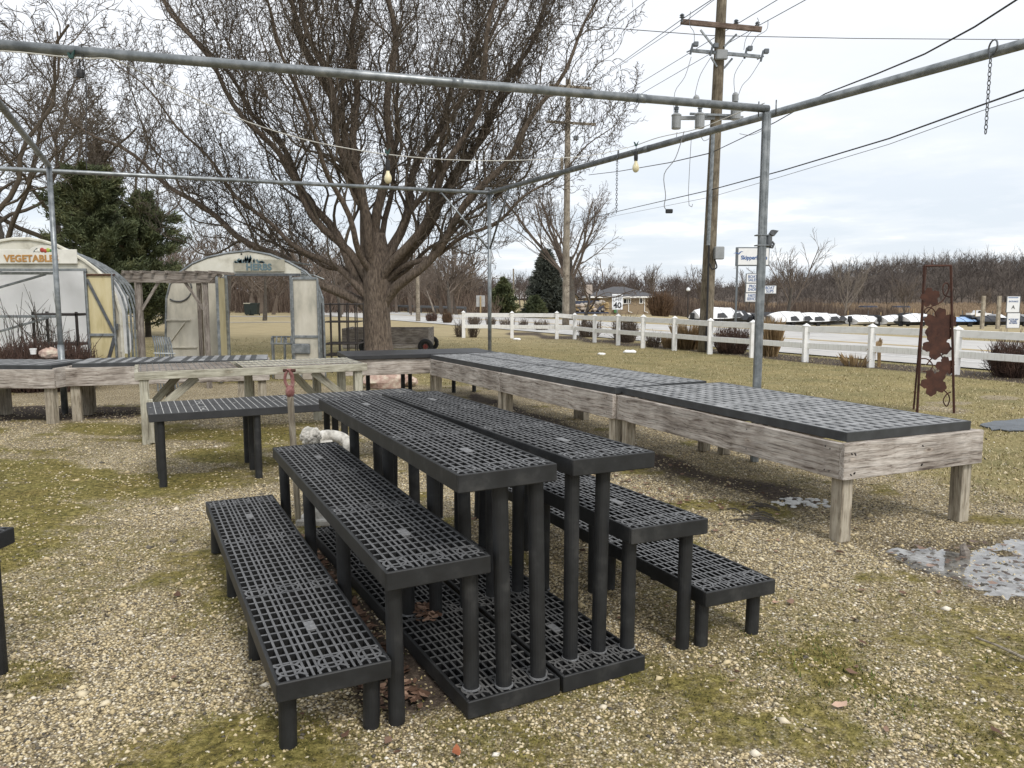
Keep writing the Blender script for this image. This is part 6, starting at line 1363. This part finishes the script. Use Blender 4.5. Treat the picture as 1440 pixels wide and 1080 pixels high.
# stacked landscape stone and a dark tarp in front of it
rr = random.Random(4); tb0 = GT(810, 438, 84)
for i in range(9):
    px = 794 + i * 7; p = GT(px, 440, 80); p.z += .0; m = MB(); hh = rr.uniform(.5, 1.0); m.box((-.45, -.4, 0), (.45, .4, .12), .01); rs_ = rr
    for k in range(14): m.ball((rs_.uniform(-.35, .35), rs_.uniform(-.3, .3), .15 + rs_.uniform(0, hh)), rs_.uniform(.12, .24), 6, (1.2, 1, .8))
    o = m.build('stone_pallet', ('chim', 'foundation', 'palewood')[i % 3]); o.location = (p.x, p.y, D(px, 438.5, 80).z); tag(o, 'pallet of pale landscaping stones beyond the road in front of the houses', 'stone pallet', 'pallets of stones beyond the road')
p = D(818, 433, 88); o = MB().add([(-3, -1, -.6), (3, -1, -.6), (3, 1, -.6), (-3, 1, -.6), (-2, -.3, .75), (2.0, -.3, .85), (2.2, .4, .8), (-2, .4, .7)], [(3,2,1,0), (4,5,6,7), (0,1,5,4), (1,2,6,5), (2,3,7,6), (3,0,4,7)]).build('covered_heap', 'navy'); o.location = p; tag(o, 'heap under a dark grey cover in front of the small gabled house', 'covered heap')
# street lamp
b = D(967, 443, 105); t = thing('street_lamp', 'slim black street lamp between the house and the near pole', 'street lamp', b); zt_ = D(967, 409.5, 105).z - b.z; MB().cyl((0, 0, -1), (0, 0, zt_), .09, .06, 8).build('post', 'darkiron', t); MB().lathe([(.1, 0), (.28, .12), (.22, .4), (.05, .5)], (0, 0, zt_), 10).build('lantern', 'signface', t)
# boat shop sign
SY = 60.0; b = D(1047, 452, SY); b.z = float(gz(b.x, b.y)); t = thing('business_sign', 'white and blue boat dealer sign board on tall grey posts with hanging panels', 'sign', b); P = lambda a, b_: (D(a, b_, SY).x - b.x, D(a, b_, SY).z - b.z)
for px in (1049.3, 1079): MB().box((P(px, 0)[0] - .06, .0, 0), (P(px, 0)[0] + .06, .16, P(0, 374)[1])).build('post', 'signgrey', t)
(x0, z1), (x1, z0) = P(1036, 347.5), P(1081.5, 374); q = MB().box((x0, -.02, z0), (x1, .3, z1), .02).build('sign_cabinet', 'signgrey', t); MB().box((x0 + .14, -.034, z0 + .09), (x1 - .07, -.022, z1 - .09)).build('sign_face', 'signface', q)
text('lettering', "SkipperBud's", .42, 'blue', q, (x0 + .34, -.045, P(0, 362.5)[1]), off=.012, align='LEFT', sx=.93)
g = [(0, 0), (.18, .1), (.32, .1), (.42, .02), (.52, .16), (.66, .2), (.8, .15), (.62, .14), (.54, .04), (.46, -.06), (.34, .02), (.18, .05)]
bx0 = P(1042, 0)[0]; bz0 = P(0, 357)[1]; MB().prism([(bx0 + x, bz0 + z) for x, z in g][::-1], -.045, -.036).build('bird_emblem', 'blue', q)
for (a0, b0, a1, b1), tx in (((1050, 385.5, 1066.5, 397.5), 'BOAT\nSALES'), ((1049.5, 399, 1066, 411), 'PRO\nSHOP'), ((1048.5, 412.5, 1065.5, 424), 'PARTS\nSERVICE'), ((1074, 402, 1091, 412.5), 'BOAT\nSLIPS')):
    (xa, za), (xb, zb_) = P(a0, b0), P(a1, b1); q = MB().box((xa - .05, -.02, zb_ - .05), (xb + .03, .1, za + .05), .008).build('sign_panel', 'signgrey', t); MB().box((xa, -.032, zb_), (xb, -.022, za)).build('panel_face', 'signface', q); text('lettering', tx, .31, 'blue', q, ((xa + xb) / 2, -.042, (za + zb_) / 2), sx=.86 if 'V' not in tx else .66, off=.004)
EY = 52.0; b = D(1424, 478, EY); b.z = float(gz(b.x, b.y)) - .1; t = thing('entrance_sign', 'white entrance A sign between two pale timber posts at the right edge', 'sign', b); P = lambda a, b_: (D(a, b_, EY).x - b.x, D(a, b_, EY).z - b.z)
for px in (1413.5, 1436.5): beam('post', (P(px, 0)[0], .1, 0), (P(px, 0)[0], .1, P(0, 416)[1]), .19, .19, 'post', t, up=(0, 1, 0))
for a, b_, nm in ((417, 439, 0), (440.5, 461, 1)):
    (xa, za), (xb, zb_) = P(1416.5, a), P(1432.5, b_); q = MB().box((xa - .04, -.03, zb_ - .03), (xb + .04, .0, za + .03)).build('sign_plate', 'signgrey', t); MB().box((xa, -.04, zb_), (xb, -.032, za)).build('panel_face', 'signface', q)
    if nm == 0: text('lettering', 'ENTRANCE', .155, 'blue', q, ((xa + xb) / 2, -.05, za - .33), sx=.80); text('letter', 'A', .36, 'blackrub', q, ((xa + xb) / 2, -.05, za - .72)); MB().box((xa + .05, -.048, za - .1), (xb - .12, -.041, za - .05)).build('header_line', 'blue', q)
    else: text('lettering', 'FACTORY BOAT\nDELIVERIES\nNO PARKING', .15, 'blue', q, ((xa + xb) / 2, -.05, (za + zb_) / 2 - .05), sx=.6)
# boats under white wrap, trailers, truck
def boat(label, px, pyb, Y, lng, h, kind, rz):
    Y *= 1.42; h *= .88; b = GT(px, pyb, Y); t = thing('parked_boat', label, 'boat', b, rz, 'wrapped boats in the boat yard'); n = 9; hm, wm, rm = MB(), MB(), MB(); hv, wv = [], []
    for i in range(n):
        f = i / (n - 1); x = lng * (f - .5); w = 1.15 * (1 - max(0, f - .45) ** 2 * 3.0); w = max(w, .06)
        hv += [(x, -w, .62 + .25 * max(0, f - .5)), (x, -w * .8, .35), (x, 0, .22 + .4 * max(0, f - .6)), (x, w * .8, .35), (x, w, .62 + .25 * max(0, f - .5))]
        pk = h * (.62 + .38 * math.sin(min(1, f * 1.5 + .15) * 2.2)) if f < .8 else h * (.62 - .3 * (f - .8) * 3)
        wv += [(x, -w * 1.03, .58 + .25 * max(0, f - .5)), (x, -w * .75, .70 + (pk - .5) * .45), (x, 0, .55 + pk * .8), (x, w * .75, .70 + (pk - .5) * .45), (x, w * 1.03, .58 + .25 * max(0, f - .5))]
    fs = [(i*5+j, i*5+j+1, i*5+5+j+1, i*5+5+j) for i in range(n - 1) for j in range(4)]
    ends = [(0, 1, 2, 3, 4), tuple((n - 1) * 5 + j for j in (4, 3, 2, 1, 0))]
    hm.add(hv, fs + ends).build('hull', 'darkhull' if kind != 'w' else 'wrap', t); wm.add(wv, fs + ends).build('cover', {'w': 'wrap', 'd': 'darkhull', 'wd': 'wrap', 'b': 'bluewrap'}[kind], t)
    om = MB(); om.box((-lng * .5 - .45, -.18, .55), (-lng * .5 - .05, .18, 1.25), .05); om.box((-lng * .5 - .32, -.06, .0), (-lng * .5 - .16, .06, .6)); om.build('outboard_motor', 'darkhull', t)
    sp = MB()
    for i in (2, 4, 6): sp.tube([(wv[i*5+j][0], wv[i*5+j][1] * 1.01, wv[i*5+j][2] + .012) for j in range(5)], .02, 4)
    sp.build('strap', 'navy', t)
    if kind != 'wd':
      ws = MB(); xx = lng * .08; ws.add([(xx - .5, -.95, 1.0), (xx + .35, -.8, 1.0), (xx - .25, -.7, 1.0 + h * .42), (xx - .5, -.75, 1.0 + h * .42), (xx - .5, .95, 1.0), (xx + .35, .8, 1.0), (xx - .25, .7, 1.0 + h * .42), (xx - .5, .75, 1.0 + h * .42)], [(0,1,2,3), (7,6,5,4), (1,5,6,2), (3,2,6,7), (0,3,7,4)]); ws.build('windscreen', 'darkhull' if kind != 'd' else 'wrap', t)
    if kind == 'wd':
        for sx in (-.15, .18): MB().add([(lng * sx, -1.19, .70), (lng * (sx + .22), -1.19, .72), (lng * (sx + .16), -.92, 1.0 + .15 * h), (lng * (sx + .03), -.95, .98 + .12 * h)], [(0, 1, 2, 3)]).build('window', 'darkhull', t)
    tr = MB(); tr.box((-lng * .4, -.6, .16), (lng * .5, -.5, .24)); tr.box((-lng * .4, .5, .16), (lng * .5, .6, .24)); tr.build('trailer', 'galv_dark', t)
    for y in (-.95, .95): MB().cyl((-.4, y - .1, .3), (-.4, y + .1, .3), .3, k=14).build('wheel', 'tyre', t)
    return t
for a in (('white and black motorboat with a raised arch, nearest the utility pole', 1010, 463, 62, 6.5, 1.9, 'wd', .35), ('black-covered boat behind the sign posts', 1034, 459, 70, 6.0, 1.9, 'd', .5), ('white wrapped boat right beside the sign posts', 1054, 457, 74, 5.5, 1.55, 'w', .4), ('dark covered boat directly behind the near steel post', 1085, 458, 68, 6.0, 1.7, 'd', .4), ('white wrapped boat just right of the near steel post', 1110, 458, 64, 6.4, 1.75, 'wd', .45),
          ('long white wrapped boat with dark window openings, in the middle of the yard', 1146, 458, 66, 7.2, 1.6, 'wd', .35), ('white wrapped boat with a low pointed bow, left of the pontoon boats', 1162, 460, 72, 6.0, 1.45, 'wd', .3), ('low white boat lying in front of the pontoon boats', 1228, 462, 66, 6.5, 1.0, 'w', .3), ('rounded white wrapped boat left of the rusty trellis', 1262, 461, 64, 4.6, 1.15, 'w', .25), ('white boat with dark windscreen seen at the trellis left edge', 1290, 462, 62, 5.0, 1.35, 'wd', .4),
          ('pale blue covered boat seen just right of the trellis', 1358, 466, 60, 4.4, .75, 'b', .2), ('black covered boat left of the entrance sign', 1398, 466, 60, 5.2, .95, 'd', .15), ('low black covered boat at the right edge beyond the entrance sign', 1436, 466, 62, 5.0, 1.0, 'd', .1), ('small white wrapped boat far back, between the sign posts and the vase-shaped tree', 1128, 452, 96, 5, 1.5, 'w', .2), ('small dark covered boat far back behind the long white wrapped boat', 1190, 452, 92, 5, 1.5, 'd', .3), ('low white boat far back near the middle fence post', 1208, 455, 80, 5.5, 1.2, 'wd', .3), ('small white wrapped boat right behind the utility pole', 1000, 455, 86, 5, 1.5, 'w', .3)): boat(*a)
def pontoon(label, px, pyb, Y, rz, c):
    b = GT(px, pyb, Y); t = thing('pontoon_boat', label, 'boat', b, rz, 'pontoon boats in the yard')
    for y in (-.9, .9): MB().tube([(-3, y, .55), (2.4, y, .55), (3.0, y, .75)], [.3, .3, .08], 12).build('float', 'galv', t)
    MB().box((-3, -1.2, .85), (2.8, 1.2, .95)).build('deck', 'galv_dark', t); MB().box((-2.9, -1.15, .95), (2.5, 1.15, 1.6), .05).build('side_panel', c, t)
    MB().add([(-1.8, -1.1, 2.7), (1.2, -1.1, 2.7), (1.2, 1.1, 2.7), (-1.8, 1.1, 2.7), (-1.6, -.7, 3.0), (1.0, -.7, 3.0), (1.0, .7, 3.0), (-1.6, .7, 3.0)], [(3,2,1,0), (4,5,6,7), (0,1,5,4), (1,2,6,5), (2,3,7,6), (3,0,4,7)]).build('canopy', 'navy', t)
    for x in (-1.5, .9):
        for y in (-1, 1): MB().cyl((x, y, 1.5), (x, y, 2.75), .03, k=6).build('canopy_pole', 'galv', t)
pontoon('dark blue pontoon boat with a navy canopy at the far side of the yard', 1222, 445, 150, .15, 'navy'); pontoon('dark pontoon boat with canopy behind the rusty trellis edge, right of the navy one', 1268, 446, 155, .1, 'darkhull')
b = GT(1376, 447, 192); t = thing('pickup_truck', 'white pickup truck parked far off, left of the entrance sign', 'truck', b, R(4)); b.z = D(1376, 447, 192).z; t.location.z = b.z
body = [(-2.7, .45), (2.7, .45), (2.75, .95), (2.5, 1.15), (1.35, 1.2), (.75, 1.85), (-.85, 1.85), (-1.1, 1.2), (-2.7, 1.2)]
MB().prism(body, -.95, .95).build('body', 'wrap', t)
for q in ([(1.2, 1.22), (.72, 1.75), (.1, 1.75), (.1, 1.22)], [(.0, 1.22), (.0, 1.75), (-.78, 1.75), (-.95, 1.22)]): MB().prism(q, -.962, .962).build('window', 'glass', t)
for x in (-1.8, 1.75):
    for y in (-.85, .85): w = MB().cyl((x, y - .12, .4), (x, y + .12, .4), .4, k=16).build('wheel', 'tyre', t); MB().cyl((x, y - .13, .4), (x, y + .13, .4), .2, k=10).build('rim', 'galv', w)
for i in range(14):
    px = 1130 + i * 22 + RND.uniform(-6, 6); b = GT(px, 455, 112 + RND.uniform(-6, 10)); o = MB().cyl((0, 0, 0), (0, 0, RND.uniform(1.5, 2.3)), .06, k=6).build('dock_post', ('galv_dark', 'palewood')[i % 2]); o.location = b; tag(o, 'thin upright post standing among the boats in the yard', 'post', 'upright posts in the boat yard')
for i in range(5):
    b = GT(1340 + i * 22, 452, 130); o = MB().box((-1.3, -.5, .35), (1.3, .5, .5), .01).box((-1.2, -.4, 0), (-1.1, .4, .36)).box((1.1, -.4, 0), (1.2, .4, .36)).build('dock_section', 'chim'); o.location = b; tag(o, 'pale dock section stored in a row in front of the white truck', 'dock section', 'dock sections stored in the yard')
x0, x1 = D(1180, 448, 90), D(1300, 448, 90)
o = MB().box((-10, -2, 0), (14, 2, .04)).build('driveway', 'asphalt'); o.location = (27, 110, float(gz(27, 110)) + .02); structure(o)
for i, (px, Y) in enumerate(((736, 260), (728, 250))):
    b = D(px, 417, Y); t = thing('white_house', ('white gabled house far off between the pine and the spruce', 'second white gabled house far off, left of the other')[i], 'house', (b.x, b.y, b.z - 1)); MB().prism([(-3.5, -4), (3.5, -4), (3.5, 2.2), (0, 5.0), (-3.5, 2.2)][::-1], 0, 8).build('wall', 'white', t)
    for s in (-1, 1): MB().add([(s * 3.9, -.4, 2.0), (0, -.4, 5.2), (0, 8.4, 5.2), (s * 3.9, 8.4, 2.0), (s * 3.9, -.4, 2.2), (0, -.4, 5.45), (0, 8.4, 5.45), (s * 3.9, 8.4, 2.2)], [(0,1,2,3), (7,6,5,4), (0,4,5,1), (1,5,6,2), (2,6,7,3), (3,7,4,0)]).build('roof', 'roof', t)

# ================================================================== sky, sun, camera
SUN_EL, SUN_ROT = R(48), R(150)
w = bpy.data.worlds.new('World'); S.world = w; w.use_nodes = True; nt = w.node_tree; bg = nt.nodes['Background']
sky = N(nt, 'ShaderNodeTexSky'); sky.sky_type = 'NISHITA'; sky.sun_disc = False; sky.sun_elevation = SUN_EL; sky.sun_rotation = SUN_ROT; sky.air_density = 1.0; sky.dust_density = 1.5; sky.altitude = 200
tc = nt.nodes.new('ShaderNodeTexCoord'); sx = N(nt, 'ShaderNodeSeparateXYZ'); L(nt, tc.outputs['Generated'], sx.inputs[0])
def mth(op, a, b=None):
    n = N(nt, 'ShaderNodeMath', operation=op)
    for i, v in enumerate((a, b)):
        if v is None: continue
        if isinstance(v, (int, float)): n.inputs[i].default_value = v
        else: L(nt, v, n.inputs[i])
    return n.outputs[0]
zc_ = mth('ADD', mth('MAXIMUM', sx.outputs[2], 0.0), .085)
cb = N(nt, 'ShaderNodeCombineXYZ'); L(nt, mth('DIVIDE', sx.outputs[0], zc_), cb.inputs[0]); L(nt, mth('DIVIDE', sx.outputs[1], zc_), cb.inputs[1])
def cn(scale, det, off):
    mp = N(nt, 'ShaderNodeMapping'); mp.inputs['Location'].default_value = off; mp.inputs['Scale'].default_value = (1, 1.0, 1); L(nt, cb.outputs[0], mp.inputs[0]); return noise(nt, mp.outputs[0], scale, det, .58)
n1 = cn(.55, 5, (3.1, 1.7, 0)); n2 = cn(.9, 6, (9.2, 4.4, 1))
STR = 0.105
k = 1 / STR
over = ramp(nt, n1, [(.28, (.67, .69, .72)), (.50, (.74, .755, .78)), (.74, (.81, .82, .84))])
low = ramp(nt, n2, [(.42, (.56, .605, .66)), (.55, (.63, .66, .70)), (.63, (.76, .785, .815)), (.78, (.83, .84, .85))])
hz = N(nt, 'ShaderNodeMapRange'); hz.inputs[1].default_value = .10; hz.inputs[2].default_value = .30; L(nt, sx.outputs[2], hz.inputs[0])
cl = mixc(nt, hz.outputs[0], low, over)
cs = N(nt, 'ShaderNodeVectorMath', operation='SCALE'); L(nt, cl, cs.inputs[0]); cs.inputs['Scale'].default_value = k
L(nt, mixc(nt, .90, sky.outputs[0], cs.outputs[0]), bg.inputs['Color']); bg.inputs['Strength'].default_value = STR
sun = bpy.data.lights.new('sun', 'SUN'); sun.energy = 1.5; sun.angle = R(14); sun.color = (1.0, .95, .88); so = bpy.data.objects.new('sun', sun); COL.objects.link(so)
dv = Vector((math.sin(SUN_ROT) * math.cos(SUN_EL), math.cos(SUN_ROT) * math.cos(SUN_EL), math.sin(SUN_EL))); so.rotation_euler = dv.to_track_quat('Z', 'Y').to_euler()
cam = bpy.data.cameras.new('camera'); co = bpy.data.objects.new('camera', cam); COL.objects.link(co); S.camera = co
cam.sensor_width = 36; cam.sensor_fit = 'HORIZONTAL'; cam.lens = FPX / 1440 * 36; cam.clip_end = 4000; cam.clip_start = .05
co.location = (0, 0, CAMZ); co.rotation_euler = (R(90) - PITCH, 0, 0)
S.view_settings.view_transform = 'Standard'; S.view_settings.look = 'None'; S.view_settings.exposure = .58; S.view_settings.gamma = 1
S.cycles.max_bounces = 6; S.cycles.transparent_max_bounces = 4; S.cycles.use_denoising = True
